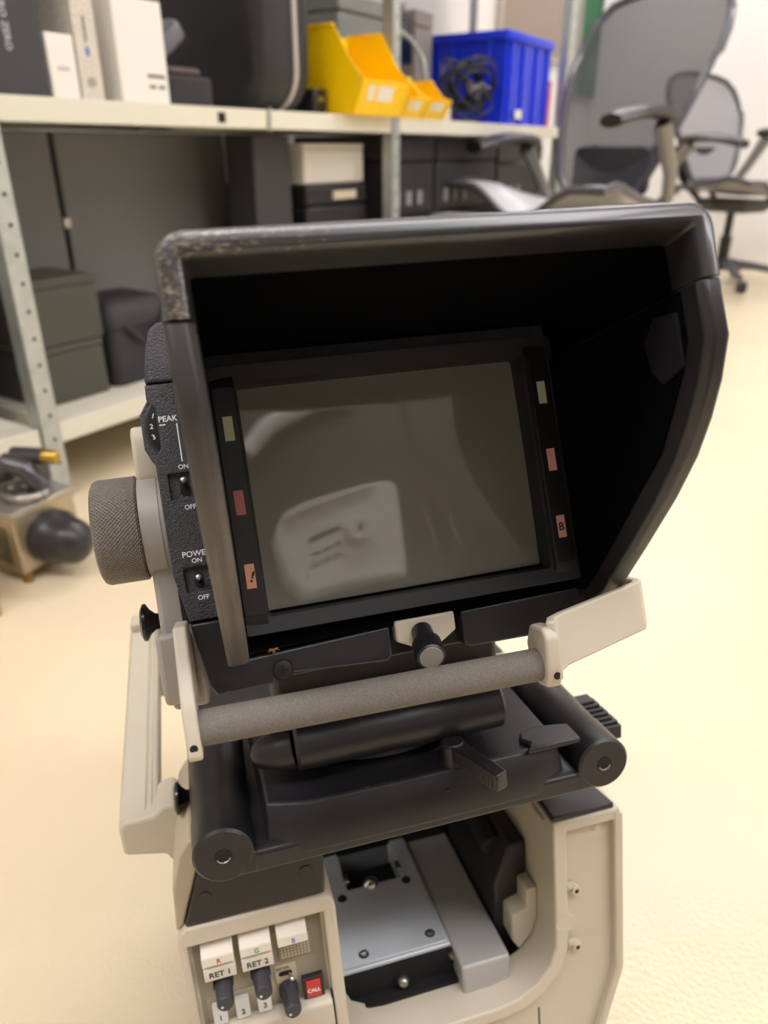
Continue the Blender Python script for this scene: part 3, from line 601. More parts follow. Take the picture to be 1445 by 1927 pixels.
# ================================================================ shelving and what stands on it (frame SHM, metres)
def SB(a, b, name, m, parent=None, bevel=0.0, seg=2): return build(G().box(a, b), name, m, parent, SHM, scale=1, bevel=bevel, seg=seg)
def SM(t, d, z): return SHM @ Matrix.Translation((t, d, z))
M_shelf = mat('cream_shelf_enamel', 'dcd8c6', 0.35); M_galv = mat('galvanised_steel', 'b4bab6', 0.38, metal=0.55, var=0.12, vscale=25)
Z_UP, Z_LO = 0.733, 0.158
def shelving():
    t = thing('shelving_rack', 'long cream metal shelving rack with galvanised perforated posts along the wall', 'shelf', SM(0.6, 0.2, 0))
    def board(x0, x1, z):
        b = build(G().box((x0, 0.0, z - .006), (x1, .45, z)).box((x0, 0.0, z - .041), (x1, .003, z - .005)).box((x0, .447, z - .041), (x1, .45, z - .005)).box((x0, .0, z - .041), (x1, .022, z - .038))
                  .box((x0, .001, z - .04), (x0 + .002, .449, z - .004)).box((x1 - .002, .001, z - .04), (x1, .449, z - .004)), 'shelf_board', M_shelf, t, SHM, scale=1, bevel=.0015)
        return b
    for x0, x1 in ((-1.15, .692), (.706, 1.234), (1.279, 2.56)): board(x0, x1, Z_UP)
    for x0, x1 in ((-1.15, -.036), (.010, 1.234), (1.279, 2.56)): board(x0, x1, Z_LO)
    g = G().box((.53, -.0015, Z_UP - .03), (.552, .0, Z_UP - .010)); build(g, 'shelf_clip', M_dark, t, SHM, scale=1)
    build(G().tube([(.694, -.002, Z_UP - .045), (.697, -.006, Z_UP - .02), (.699, -.004, Z_UP + .004)], .003, 8), 'joint_clip', M_galv, t, SHM, scale=1)
    for x0, x1 in ((-.033, .007), (1.237, 1.276), (2.565, 2.640)):
        for d0, s in ((-.004, 1), (.455, -1)):
            g = G().box((x0, d0, 0), (x1, d0 + .002 * s, 1.9)).box((x0, d0, 0), (x0 + .002, d0 + s * .035, 1.9))
            p = build(g, 'post', M_galv, t, SHM, scale=1)
            if s > 0:
                h = G()
                for k in range(38): h.lathe(((x0 + x1) / 2 + .004, d0 - .0004, .03 + k * .05), (0, -1, 0), [(0, .004), (.0003, .004)], 8)
                o = build(h, 'post_holes', M_dark, p, SHM, scale=1); o['kind'] = 'stuff'
    build(G().box((1.30, .452, 1.30), (2.55, .455, 1.36)).box((-1.1, .452, .40), (1.2, .455, .43)), 'back_brace', M_galv, t, SHM, scale=1)
    # upper tier that carries on above the picture
    for x0, x1 in ((-1.15, -.036), (.010, 1.234), (1.279, 2.56)): board(x0, x1, 1.45)
shelving()

def carton(name, label, cat, a, b, m, rot=0.0, lid=True, bevel=.002, group=None):
    """box shaped thing standing on a shelf: body plus lid seam"""
    c = ((a[0] + b[0]) / 2, (a[1] + b[1]) / 2)
    fm = SM(c[0], c[1], a[2]) @ Matrix.Rotation(rot, 4, 'Z'); hx_, hy_, h = (b[0] - a[0]) / 2, (b[1] - a[1]) / 2, b[2] - a[2]
    t = thing(name, label, cat, fm, group)
    if lid:
        build(G().box((-hx_, -hy_, 0), (hx_, hy_, h * .86)), 'body', m, t, fm, scale=1, bevel=bevel)
        build(G().box((-hx_ - .0012, -hy_ - .0012, h * .868), (hx_ + .0012, hy_ + .0012, h)), 'lid', m, t, fm, scale=1, bevel=bevel)
    else:
        build(G().box((-hx_, -hy_, 0), (hx_, hy_, h)), 'body', m, t, fm, scale=1, bevel=bevel)
    return t, fm, (hx_, hy_, h)
XZ = Matrix.Rotation(math.pi / 2, 4, 'X')                      # lettering upright on a front face

def upper_shelf():
    z = Z_UP
    t, fm, (hx_, hy_, h) = carton('storage_box', 'tall black box with silver outlined lettering down its front, leftmost on the upper shelf', 'box', (-.10, .02, z), (.134, .26, z + .27), mat('matte_black_card', '38383b', .6), lid=False)
    text('HERO ZERO', 'lettering', mat('silver_print', 'b9bac0', .4), t, fm, (.046, -hy_ - .0006, .158), .0165, XZ @ Matrix.Rotation(-math.pi / 2, 4, 'Z'), 'LEFT', space=1.0)
    mw = mat('white_card', 'e8e4dc', .5)
    t, fm, (hx_, hy_, h) = carton('storage_box', 'small plain white box between the black box and the speckled folder', 'box', (.141, .02, z), (.198, .19, z + .102), mw, lid=False)
    build(G().box((-.012, -hy_ - .0008, .045), (.012, -hy_ - .0002, .050)), 'printed_line', mat('faint_print', 'b9b2ad', .6), t, fm, scale=1)
    # speckled lever arch folder
    ms = mat('speckled_paper', 'cfc8bb', .7, var=.16, vscale=160)
    fm = SM(.2285, .16, z); t = thing('ring_binder', 'speckled grey ring binder standing upright next to the large white box', 'binder', fm)
    build(G().box((-.024, -.135, 0), (-.021, .14, .31)).box((.021, -.135, 0), (.024, .14, .31)).box((-.024, -.138, 0), (.024, -.135, .31)), 'cover', ms, t, fm, scale=1)
    build(G().box((-.019, -.125, .004), (.019, .135, .30)), 'paper_block', mat('paper_white', 'e4e1da', .8), t, fm, scale=1)
    build(G().box((-.004, -.1388, .072), (.004, -.138, .086)), 'sticker', mat('blue_sticker', '3d74c8', .5), t, fm, scale=1)
    build(G().box((-.003, -.1386, .095), (.002, -.1379, .135)), 'printed_line', mat('grey_print', '6f6a66', .6), t, fm, scale=1)
    build(G().lathe((0, -.138, .03), (0, -1, 0), [(0, .009), (.001, .009)], 18), 'finger_ring', M_steel, t, fm, scale=1)
    # things peeking out behind
    fm = SM(.185, .365, z); t = thing('paper_roll', 'pale rolled sheet standing behind the small white box', 'roll', fm)
    build(G().lathe((0, 0, 0), (0, 0, 1), [(0, .042), (.36, .042)], 28), 'sheet', mat('pale_paper', 'c9c4c0', .8), t, fm, scale=1); build(G().lathe((0, 0, .3595), (0, 0, 1), [(0, .03), (.002, .03)], 24), 'core', M_dark, t, fm, scale=1)
    t, fm, (hx_, hy_, h) = carton('storage_box', 'large glossy white box with small printed text in its lower corner', 'box', (.294, .02, z), (.416, .14, z + .178), mw, lid=False)
    for k, (xa, xb) in enumerate(((.008, .052), (.010, .026), (.034, .050))): build(G().box((xa, -hy_ - .0008, .046 - (k > 0) * .019), (xb, -hy_ - .0002, .052 - (k > 0) * .019)), 'printed_line', mat('grey_print', '6f6a66', .6), t, fm, scale=1)
    fm = SM(.352, .085, z + .178); t = thing('black_pouch', 'flat black pouch lying on top of the large white box', 'pouch', fm)
    build(G().prism(rrect(-.055, -.06, .08, .06, .02), 0, .03), 'pouch_body', M_blackp, t, fm, scale=1, bevel=.008, seg=3); build(G().prism(rrect(-.05, -.064, .075, -.058, .002), .012, .018), 'zip', M_dark, t, fm, scale=1)
    # low black case with a grey clamshell leaning on it
    fm = SM(.495, .095, z); t = thing('camera_pouch', 'low black padded case beside the white box', 'case', fm)
    build(G().prism(rrect(-.07, -.06, .07, .07, .02), 0, .058), 'case_body', mat('charcoal_fabric', '2d2c30', .8, bump=.3, scale=500), t, fm, scale=1, bevel=.008, seg=3)
    build(G().prism(rrect(-.062, -.05, .05, .06, .02), .0585, .074), 'case_top', mat('brownish_fabric', '5b4c4a', .8), t, fm, scale=1, bevel=.008, seg=3)
    fm = SM(.50, .10, z + .098) @ Matrix.Rotation(-.62, 4, 'Y'); t = thing('clamshell_case', 'grey clamshell case tilted on top of the low black case', 'case', SM(.49, .10, z + .074))
    build(G().prism(rrect(-.055, -.04, .05, .05, .03, 6), .012, .055), 'upper_shell', mat('blue_grey_shell', '5f6068', .4), t, fm, scale=1, bevel=.014, seg=4)
    build(G().prism(rrect(-.056, -.041, .051, .051, .03, 6), .008, .0115), 'zip', M_dark, t, fm, scale=1)
    # hard shell suitcase with pale piping
    fm = SM(.815, .25, z); t = thing('suitcase', 'large black rounded hard case with pale piping in the middle of the upper shelf', 'case', fm)
    mcase = mat('black_shell', '1e1e20', .42, bump=.15, scale=300)
    for nm, x0, x1 in (('front_shell', -.105, .016), ('rear_shell', .027, .10)):
        rings = []
        rr = rrect(-.225, 0.0, .2, .55, .09, 6)
        for x, ins in ((x0, .028 if nm == 'front_shell' else 0), (x0 + .01, .012 if nm == 'front_shell' else 0), (x0 + .03, 0), (x1 - .03, 0), (x1 - .01, .0 if nm == 'front_shell' else .012), (x1, 0 if nm == 'front_shell' else .028)):
            rings.append([(x, -.0125 + (p[0] + .0125) * (1 - ins / .2125), .275 + (p[1] - .275) * (1 - ins / .275)) for p in rr])
        build(G().loft(rings), nm, mcase, t, fm, scale=1, angle=40)
    rr = rrect(-.2275, 0.002, .2, .55, .09, 8)
    build(G().tube([(.0215, p[0], p[1]) for p in rr + [rr[0]]], .0065, 8), 'piping', mat('pale_piping', 'c6bcb4', .5), t, fm, scale=1)
    t, fm, (hx_, hy_, h) = carton('battery_case', 'small black box between the suitcase and the yellow bins', 'box', (.925, .04, z), (.985, .16, z + .058), M_blackp, bevel=.006)
    build(G().box((-.012, -hy_ - .003, h * .5), (.012, -hy_, h * .7)), 'latch', M_steel, t, fm, scale=1)
    # yellow open fronted bins
    my = mat('yellow_polypropylene', 'ffd000', .35); ml = mat('white_label', 'eee9d8', .6)
    def bin_(t0, t1, d0, d1, h, label, front=.42):
        fm = SM((t0 + t1) / 2, d0, z); w = (t1 - t0) / 2; D_ = d1 - d0; th = .003
        t = thing('storage_bin', label, 'bin', fm, 'yellow storage bins')
        side = [(0.02, 0), (D_, 0), (D_ + .012, h), (D_ * .42, h), (D_ * .16, h * .62), (-.012, h * front)]
        build(G().prism(side, -w, -w + th, 'x'), 'side_wall', my, t, fm, scale=1, bevel=.001); build(G().prism(side, w - th, w, 'x'), 'side_wall', my, t, fm, scale=1, bevel=.001)
        build(G().box((-w + th, .02, 0), (w - th, D_, th)), 'base', my, t, fm, scale=1)
        build(G().prism([(D_ - .002, 0), (D_ + .001, 0), (D_ + .013, h), (D_ + .009, h)], -w + th, w - th, 'x'), 'back_wall', my, t, fm, scale=1)
        fr = build(G().prism([(.02, 0), (.024, 0), (-.008, h * front), (-.012, h * front)], -w + th, w - th, 'x'), 'front_wall', my, t, fm, scale=1, bevel=.0008)
        for sx_ in (-w, w): build(G().prism([(D_ * .42, h), (D_ * .42 + .006, h + .008), (D_ + .012, h + .008), (D_ + .012, h)], sx_ - .004, sx_ + .004, 'x'), 'rim', my, t, fm, scale=1, bevel=.001)
        for a, b in ((-.7, -.45), (-.3, .35)):
            y0, y1 = h * front * .42, h * front * .85
            f = lambda zz: .02 - .032 * zz / (h * front) - .0012
            build(G().add([(w * a, f(y0), y0), (w * b, f(y0), y0), (w * b, f(y1), y1), (w * a, f(y1), y1)], [(0, 1, 2, 3)]).add([(w * a, f(y0) + .0006, y0), (w * b, f(y0) + .0006, y0), (w * b, f(y1) + .0006, y1), (w * a, f(y1) + .0006, y1)], [(0, 3, 2, 1)]), 'paper_label', ml, fr, fm, scale=1)
    bin_(1.0, 1.228, -.055, .13, .20, 'large yellow open-fronted storage bin beside the black suitcase', .40)
    bin_(1.285, 1.40, -.02, .12, .105, 'small yellow storage bin next to the large yellow one', .5)
    bin_(1.41, 1.545, -.02, .12, .105, 'small yellow storage bin nearest the blue crate', .5)
    carton('storage_box', 'little cream box on the shelf between yellow bins and blue crate', 'box', (1.56, .03, z), (1.65, .12, z + .04), mat('cream_card', 'cfc6b5', .6), bevel=.002)
    # blue euro crate
    mb = mat('blue_polypropylene', '0a2fd6', .35)
    fm = SM(2.215, .225, z); t = thing('plastic_crate', 'large bright blue plastic crate on the upper shelf by the right post', 'crate', fm)
    w, D_, h, th = .21, .215, .295, .004
    build(G().box((-w + .01, -D_ + .01, 0), (w - .01, D_ - .01, th)), 'base', mb, t, fm, scale=1)
    for nm, a, b in (('front_wall', (-w, -D_), (w, -D_ + th)), ('back_wall', (-w, D_ - th), (w, D_)), ('side_wall', (-w, -D_), (-w + th, D_)), ('side_wall', (w - th, -D_), (w, D_))):
        build(G().box((*a, 0), (*b, h)), nm, mb, t, fm, scale=1)
    build(G().frame_prism(rrect(-w - .012, -D_ - .012, w + .012, D_ + .012, .012), rrect(-w, -D_, w, D_, .008), h - .03, h), 'rim', mb, t, fm, scale=1, bevel=.003)
    for k in (-.17, -.06, .06, .17): build(G().box((k - .008, -D_ - .009, 0), (k + .008, -D_, h - .03)), 'rib', mb, t, fm, scale=1, bevel=.002)
    for k in (-.15, 0, .15): build(G().box((-w - .009, k - .008, 0), (-w, k + .008, h - .03)), 'rib', mb, t, fm, scale=1, bevel=.002)
    build(G().box((-.12, -D_ - .010, .02), (-.06, -D_ - .009, .05)), 'paper_label', ml, t, fm, scale=1)
    # black cables heaped in front of the crate
    fm = SM(1.825, .07, z); t = thing('cable_bundle', 'tangled bundle of thin black cables lying against the blue crate', 'cable', fm)
    rnd = random.Random(3); mk = mat('black_cable', '18181b', .4)
    for k in range(15):
        ph = rnd.random() * 6.28; rx, rz = .08 + rnd.random() * .06, .05 + rnd.random() * .05; cx_, cz_ = rnd.uniform(-.04, .04), .115 + rnd.uniform(-.008, .03); tl = rnd.uniform(-.35, .35)
        pts = []
        for q in range(27):
            a = 2 * math.pi * q / 26 + ph; pts.append((cx_ + rx * math.cos(a), tl * .2 * math.sin(a) + rnd.uniform(-.006, .006) + (k - 7) * .004, cz_ + rz * math.sin(a) + tl * .3 * rx * math.cos(a) - .02))
        zmin = min(p[2] for p in pts)
        pts = [(x, y, zz - min(0, zmin - .004)) for x, y, zz in pts]
        build(G().tube(pts, .0038, 6), 'cable_loop', mk, t, fm, scale=1)
    for k in range(6): build(G().cyl((rnd.uniform(-.1, .1), -.03 + rnd.uniform(-.03, .02), .06 + rnd.random() * .09), (rnd.uniform(-.1, .1), -.04, .05 + rnd.random() * .09), .009, n=10), 'connector', M_steel if k % 2 else mk, t, fm, scale=1)
    # small monitor on an arm behind the bins
    fm = SM(1.72, .33, z); t = thing('monitor_on_stand', 'small black monitor on a thin black stand behind the yellow bins', 'monitor', fm)
    build(G().lathe((0, 0, 0), (0, 0, 1), [(0, .07), (.01, .07), (.014, .03), (.016, .012), (.55, .010)], 24), 'stand', mk, t, fm, scale=1)
    build(G().prism(rrect(-.10, .19, .12, .33, .008), -.03, -.012, 'y'), 'monitor_body', M_blackp, t, fm, scale=1, bevel=.003); build(G().box((-.09, -.0312, .20), (.11, -.030, .32)), 'screen', mat('dark_blue_screen', '141a33', .2), t, fm, scale=1)
    build(G().tube([(-.02, -.03, .30), (.06, -.06, .26), (.08, -.10, .20), (.08, -.12, .12)], .008, 8), 'arm', M_galv, t, fm, scale=1)
    # things at the far end of the shelf
    carton('storage_box', 'red box at the far right end of the upper shelf', 'box', (2.50, .05, z), (2.555, .2, z + .17), mat('red_card', 'b8101c', .5), bevel=.003)
    carton('storage_box', 'light blue box behind the red box beside the blue crate', 'box', (2.46, .24, z), (2.556, .42, z + .27), mat('light_blue_card', '9fb0e6', .5), bevel=.003)
    fm = SM(1.14, .36, z); t = thing('glass_jar', 'pale glass jar with wooden lid behind the large yellow bin', 'jar', fm)
    build(G().lathe((0, 0, 0), (0, 0, 1), [(0, .07), (.2, .075), (.23, .06)], 28), 'jar_body', mat('pale_ceramic', 'd6c8b4', .3), t, fm, scale=1, angle=50); build(G().lathe((0, 0, .23), (0, 0, 1), [(0, .062), (.02, .062)], 28), 'lid', mat('light_wood', 'b89468', .6), t, fm, scale=1)
    carton('acrylic_box', 'grey translucent plastic box behind the yellow bins', 'box', (1.29, .22, z), (1.56, .44, z + .33), mat('grey_acrylic', '7d8482', .25), bevel=.006)
    carton('storage_box', 'beige box far back on the shelf behind the blue crate', 'box', (1.862, .30, z), (1.985, .44, z + .36), mat('greyish_card', '9a928b', .6), bevel=.003)
upper_shelf()

def lower_shelf():
    z = Z_LO; mg = mat('mid_grey_laminate', '6a6b6b', .5)
    carton('flat_case', 'wide flat grey case standing upright at the left end of the lower shelf', 'case', (-.30, .31, z), (.315, .39, .686), mg, lid=False, bevel=.004)
    t, fm, (hx_, hy_, h) = carton('flat_case', 'wide flat grey case standing upright right of the seam with a bright catch', 'case', (.327, .31, z), (.86, .39, .686), mg, lid=False, bevel=.004)
    build(G().box((-hx_ - .011, -hy_ + .005, h * .62), (-hx_ + .006, -hy_ - .004, h * .66)), 'catch', M_steel, t, fm, scale=1)
    md = mat('dark_grey_card', '48473f', .55)
    carton('storage_box', 'dark grey box on the lower shelf, lower one of the stack', 'box', (.048, .10, z), (.214, .27, .279), md, bevel=.003)
    carton('storage_box', 'dark grey box on the lower shelf, upper one of the stack', 'box', (.05, .10, .2805), (.222, .26, .414), md, bevel=.003)
    fm = SM(.325, .18, z); t = thing('camera_bag', 'soft black camera bag next to the stacked grey boxes', 'bag', fm)
    mbg = mat('black_nylon', '2a292d', .6, bump=.3, scale=400)
    rings = []
    for zz, sx, sy in ((0, .086, .08), (.02, .092, .085), (.12, .09, .083), (.128, .088, .081)): rings.append([(p[0] * sx, p[1] * sy, zz) for p in rrect(-1, -1, 1, 1, .25)])
    build(G().loft(rings), 'bag_body', mbg, t, fm, scale=1)
    rings = []
    for zz, sx, sy in ((.13, .095, .088), (.16, .094, .087), (.185, .08, .07), (.192, .06, .05)): rings.append([(p[0] * sx, p[1] * sy, zz) for p in rrect(-1, -1, 1, 1, .3)])
    build(G().loft(rings), 'bag_lid', mbg, t, fm, scale=1)
    build(G().tube([(-.05, -.086, .135), (-.01, -.1, .09), (.05, -.094, .13), (.07, -.09, .16)], .007, 8), 'strap', mbg, t, fm, scale=1)
    carton('equipment_case', 'tall dark charcoal case between the flat grey case and the white box', 'case', (.745, .10, z), (.892, .20, .683), mat('charcoal_case', '333336', .5), bevel=.006, lid=False)
    # white box on black crate
    t, fm, (hx_, hy_, h) = carton('plastic_crate', 'black plastic crate on the lower shelf under the white box', 'crate', (.93, .08, z), (1.22, .42, .56), mat('black_crate', '17171a', .5), bevel=.008)
    build(G().box((-.03, -hy_ - .008, h * .9), (.08, -hy_ - .001, h * .955)), 'handle_label', mat('beige_label', 'c9bda8', .6), t, fm, scale=1)
    carton('storage_box', 'white box lying on top of the black plastic crate', 'box', (.935, .09, .5615), (1.22, .42, .665), mat('offwhite_card', 'd4cec3', .5), bevel=.004)
    # beyond the middle post
    lab = ['dark grey crate just right of the middle post on the lower shelf', 'long black crate on the lower shelf behind the left chair arm', 'black crate at the far right end of the lower shelf']
    for k, (x0, x1, h) in enumerate(((1.30, 1.60, .685), (1.62, 2.08, .685), (2.10, 2.54, .67))):
        t, fm, (hx_, hy_, hh) = carton('plastic_crate', lab[k], 'crate', (x0, .06, z), (x1, .42, h), mat('dark_crate', '2a292c', .5), bevel=.006, lid=True)
        for q in range(3): build(G().box((-hx_ + .05 + q * .07, -hy_ - .003, hh * .62), (-hx_ + .08 + q * .07, -hy_ - .0005, hh * .70)), 'label', mat('grey_label', '8d8d90', .6), t, fm, scale=1)
        build(G().box((-hx_ + .02, -hy_ - .004, hh * .05), (hx_ - .02, -hy_ - .0005, hh * .58)), 'panel', M_dark, t, fm, scale=1)
    fm = SM(1.52, -.0, 0); t = thing('computer_tower', 'small grey computer unit standing on the floor before the lower shelf', 'computer', SM(1.50, -.14, 0)); fm = SM(1.50, -.14, 0)
    build(G().box((-.055, -.12, .0), (.055, .12, .46)), 'case_body', mat('silver_grey_case', '8a8a8d', .4), t, fm, scale=1, bevel=.004); build(G().box((-.035, -.122, .30), (.035, -.1205, .40)), 'front_bay', M_dark, t, fm, scale=1); build(G().box((-.035, -.122, .05), (.035, -.1205, .25)), 'front_grille', M_blackp, t, fm, scale=1)
lower_shelf()

def left_floor():
    # steel block with black dome on the floor
    fm = Matrix.Translation((-.612, 1.135, 0)) @ Matrix.Rotation(math.radians(-27), 4, 'Z')
    t = thing('clamp_block', 'small steel equipment block with black rubber dome and brass tipped clamp on the floor', 'equipment', fm)
    ms = mat('champagne_steel', 'b8aa90', .32, metal=.75)
    build(G().box((-.055, -.062, .018), (.055, .062, .125)), 'block', ms, t, fm, scale=1, bevel=.004, seg=2)
    build(G().box((-.058, -.065, .125), (.058, .065, .131)), 'top_plate', mat('silver_plate', 'b9b4ab', .3, metal=.8), t, fm, scale=1, bevel=.001)
    build(G().box((-.035, -.0635, .035), (.035, -.062, .10)), 'side_plate', mat('dark_bronze_plate', '6d6450', .35, metal=.6), t, fm, scale=1)
    build(G().lathe((.055, .0, .066), (1, 0, 0), [(0, .046), (.018, .047), (.026, .044), (.034, .040), (.05, .0395), (.066, .035), (.078, .024), (.084, .010), (.0855, .001)], 40), 'rubber_dome', mat('soft_black_rubber', '29282b', .35), t, fm, scale=1, angle=50)
    for x, y in ((-.045, -.05), (.045, -.05), (-.045, .05), (.045, .05)): build(G().cyl((x, y, 0), (x, y, .02), .009), 'foot', mat('brass_foot', '8d7440', .3, metal=.8), t, fm, scale=1)
    g = G().tube([(.02 + .035 * math.cos(a * math.pi / 10), .0 + .03 * math.sin(a * math.pi / 10), .139) for a in range(0, 21)], .008, 10); build(g, 'clamp_ring', M_steel, t, fm, scale=1)
    build(G().tube([(-.05, -.01, .15), (-.01, .0, .185), (.02, .01, .175), (.035, .015, .15), (.03, .015, .134)], .017, 14), 'clamp_arm', mat('dark_steel', '5a585c', .3, metal=.7), t, fm, scale=1)
    build(G().cyl((-.02, .02, .19), (.035, .035, .192), .014), 'clamp_screw', mat('dark_steel', '5a585c', .3), t, fm, scale=1); build(G().lathe((.035, .035, .192), (1, .27, 0), [(0, .012), (.022, .012), (.026, .009)], 18), 'brass_tip', mat('brass', 'b89a4c', .28, metal=.9), t, fm, scale=1)
    fm = Matrix.Translation((-.69, .98, 0)) @ Matrix.Rotation(.5, 4, 'Z'); t = thing('cardboard_box', 'brown cardboard box at the left edge of the floor', 'box', fm)
    mc = mat('kraft_card', 'b29a72', .8, var=.1, vscale=30)
    build(G().box((-.08, -.06, 0), (.08, .06, .075)), 'carton', mc, t, fm, scale=1, bevel=.002); build(G().box((-.08, -.012, .075), (.08, .012, .0755)), 'tape', mat('brown_tape', '8f7850', .3), t, fm, scale=1)
    # dark cases kept on the floor under the left bay
    fm = SM(-.16, .08, Z_LO); 
    carton('storage_box', 'dark brown box on the lower shelf at the far left', 'box', (-.30, .1, Z_LO), (-.09, .3, .46), mat('dark_brown_card', '3a2620', .6), bevel=.003)
    carton('equipment_case', 'black case on the floor under the leftmost shelf', 'case', (-.42, .10, 0), (-.05, .40, .105), M_blackp, bevel=.004)
left_floor()
def wall_bits():
    fm = SM(4.42, .59, 0); t = thing('notice_board', 'dark green board on the wall beyond the shelving', 'board', SM(4.42, .59, .95))
    fm = SM(4.42, .59, .95)
    build(G().box((-.17, -.012, 0), (.17, .018, .9)), 'panel', mat('dark_green_board', '0d5a34', .6), t, fm, scale=1); build(G().frame_prism([(-.175, -.005), (.175, -.005), (.175, .905), (-.175, .905)], [(-.165, .005), (.165, .005), (.165, .895), (-.165, .895)], -.02, .018), 'frame', M_steel, t, fm @ Matrix.Rotation(math.pi / 2, 4, 'X'), scale=1)
    fm = SM(2.25, .612, 1.15); t = thing('wall_socket', 'small wall socket on the wall above the blue crate', 'socket', fm)
    build(G().box((-.04, -.004, -.04), (.04, .006, .04)), 'cover', mat('socket_grey', '9a9590', .5), t, fm, scale=1, bevel=.003); build(G().box((-.02, -.006, -.02), (.02, -.0035, .02)), 'insert', M_dark, t, fm, scale=1)
wall_bits()
def pinboard():
    fm = SM(3.62, .60, 1.12); t = thing('pinboard', 'brownish beige pinboard on the wall above the blue crate', 'board', fm)
    build(G().box((-.44, -.01, 0), (.44, .018, .8)), 'panel', mat('beige_board', '97877a', .8), t, fm, scale=1)
    for a, b in (((-.45, -.015, -.02), (.45, .018, 0)), ((-.45, -.015, .8), (.45, .018, .82)), ((-.46, -.015, -.02), (-.44, .018, .82)), ((.44, -.015, -.02), (.46, .018, .82))): build(G().box(a, b), 'frame_rail', mat('board_frame', 'b9aea2', .5), t, fm, scale=1)
pinboard()

# ================================================================ office chairs
def chair_mesh_material():
    m = mat('grey_mesh_weave', '39383a', .5); nn, ll, b = nodes(m)
    tc = nn.new('ShaderNodeTexCoord'); w = nn.new('ShaderNodeTexWave'); w.inputs['Scale'].default_value = 38; w.bands_direction = 'X'
    ll.new(tc.outputs['Object'], w.inputs['Vector']); r = nn.new('ShaderNodeMapRange'); r.inputs[3].default_value = .62; r.inputs[4].default_value = 1.0
    ll.new(w.outputs['Fac'], r.inputs[0]); ll.new(r.outputs[0], b.inputs['Alpha'])
    return m
def office_chair(label, x, y, rz, arm_l=.70, arm_r=.70, tilt=0.0, mesh=None, lean=.30, bh=.66, arm_x=.27):
    fm = Matrix.Translation((x, y, 0)) @ Matrix.Rotation(rz, 4, 'Z')
    t = thing('office_chair', label, 'chair', fm, 'grey mesh office chairs')
    mf = mat('graphite_frame', '47464b', .35, coat=.2); mm_ = mesh or chair_mesh_material(); mp = mat('black_arm_pad', '1f1f22', .35); ma = mat('satin_grey_arm', '8b867e', .35, metal=.3)
    B = lambda g, n, m, par=None, **k: build(g, n, m, par or t, fm, scale=1, **k)
    # back: rounded outline on a leaning, curved sheet
    def backpt(u, v):                                          # u -1..1 across, v 0..1 up
        w = .165 + .115 * math.sin(min(1, v / .8) * math.pi / 2) - .02 * max(0, (v - .8) / .2)
        return Vector((u * w, .20 + lean * v - .02 * math.sin(v * math.pi) - .045 * (u * u), .50 + bh * v + (-.035 * u * u if v > .7 else 0)))
    out = []
    N = 44
    for k in range(N):
        a = 2 * math.pi * k / N; c, s = math.cos(a), math.sin(a); e = 8.0
        rr_ = (abs(c) ** e + abs(s) ** e) ** (-1 / e); out.append((rr_ * c, (rr_ * s + 1) / 2))
    g = G(); R_ = 6; vs_ = []
    for q in range(R_ + 1):
        for (u, v) in out: vs_.append(backpt(u * q / R_ if q else u * .001, .5 + (v - .5) * (q / R_ if q else .001)))
    fs = [(q * N + k, q * N + (k + 1) % N, (q + 1) * N + (k + 1) % N, (q + 1) * N + k) for q in range(R_) for k in range(N)]
    B(g.add(vs_, fs), 'back_mesh', mm_)
    pts = [backpt(u, v) for u, v in out]; B(G().tube(pts + [pts[0], pts[1]], .014, 8), 'back_frame', mf)
    B(G().prism(rrect(-.16, .50, .16, .66, .03), .225, .245, 'y'), 'lumbar_pad', mat('black_lumbar', '2c2b2e', .5), bevel=.006)
    B(G().tube([(-.06, .15, .40), (-.10, .25, .50), (-.13, .31, .66)], .016, 8), 'back_support', mf); B(G().tube([(.06, .15, .40), (.10, .25, .50), (.13, .31, .66)], .016, 8), 'back_support', mf)
    # seat: two thigh lobes dipping in the middle
    def seatpt(u, v):                                          # v 0 back .. 1 front
        xx = u * (.25 + .07 * v); z_ = .455 + tilt * v + .085 * math.sin(min(1, abs(u) / .7) * math.pi / 2) ** 2 * (.2 + v) - .02 * math.sin(v * math.pi) - .05 * max(0, v - .8) / .2
        return Vector((xx, .22 - .50 * v, z_))
    NU, NV = 16, 12
    vs_ = [seatpt(-1 + 2 * i / NU, j / NV) for j in range(NV + 1) for i in range(NU + 1)]
    B(G().add(vs_, [(j * (NU + 1) + i, j * (NU + 1) + i + 1, (j + 1) * (NU + 1) + i + 1, (j + 1) * (NU + 1) + i) for j in range(NV) for i in range(NU)]), 'seat_mesh', mat('light_grey_seat_mesh', 'b4b4b6', .3))
    ring = [seatpt(-1 + 2 * i / NU, 1) for i in range(NU + 1)] + [seatpt(1, 1 - j / NV) for j in range(1, NV + 1)] + [seatpt(1 - 2 * i / NU, 0) for i in range(1, NU + 1)] + [seatpt(-1, j / NV) for j in range(1, NV)]
    B(G().tube(ring + [ring[0], ring[1]], .013, 8), 'seat_frame', mf)
    B(G().prism(rrect(-.11, -.14, .11, .16, .03), .36, .42), 'tilt_mechanism', mat('mechanism_grey', '4a4846', .5), bevel=.012)
    for s in (-1, 1):
        h = arm_l if s < 0 else arm_r
        rings = []
        for q in range(9):
            v = q / 8; yy = .12 - .33 * v; ww = .06 * (1 - abs(2 * v - 1) ** 3 * .35); hh = .02; zz = h - .035 * (v - .35) ** 2 * 2.0
            rings.append([(s * arm_x + ww * math.cos(k * math.pi / 6), yy, zz + hh * math.sin(k * math.pi / 6)) for k in range(12)])
        p = B(G().loft(rings), 'arm_pad', mp)
        B(G().tube([(s * .20, .20, .45), (s * (arm_x - .01), .20, .50), (s * (arm_x + .01), .16, .58), (s * arm_x, .08, h - .03)], [.02, .022, .024, .03], 10), 'arm_support', ma)
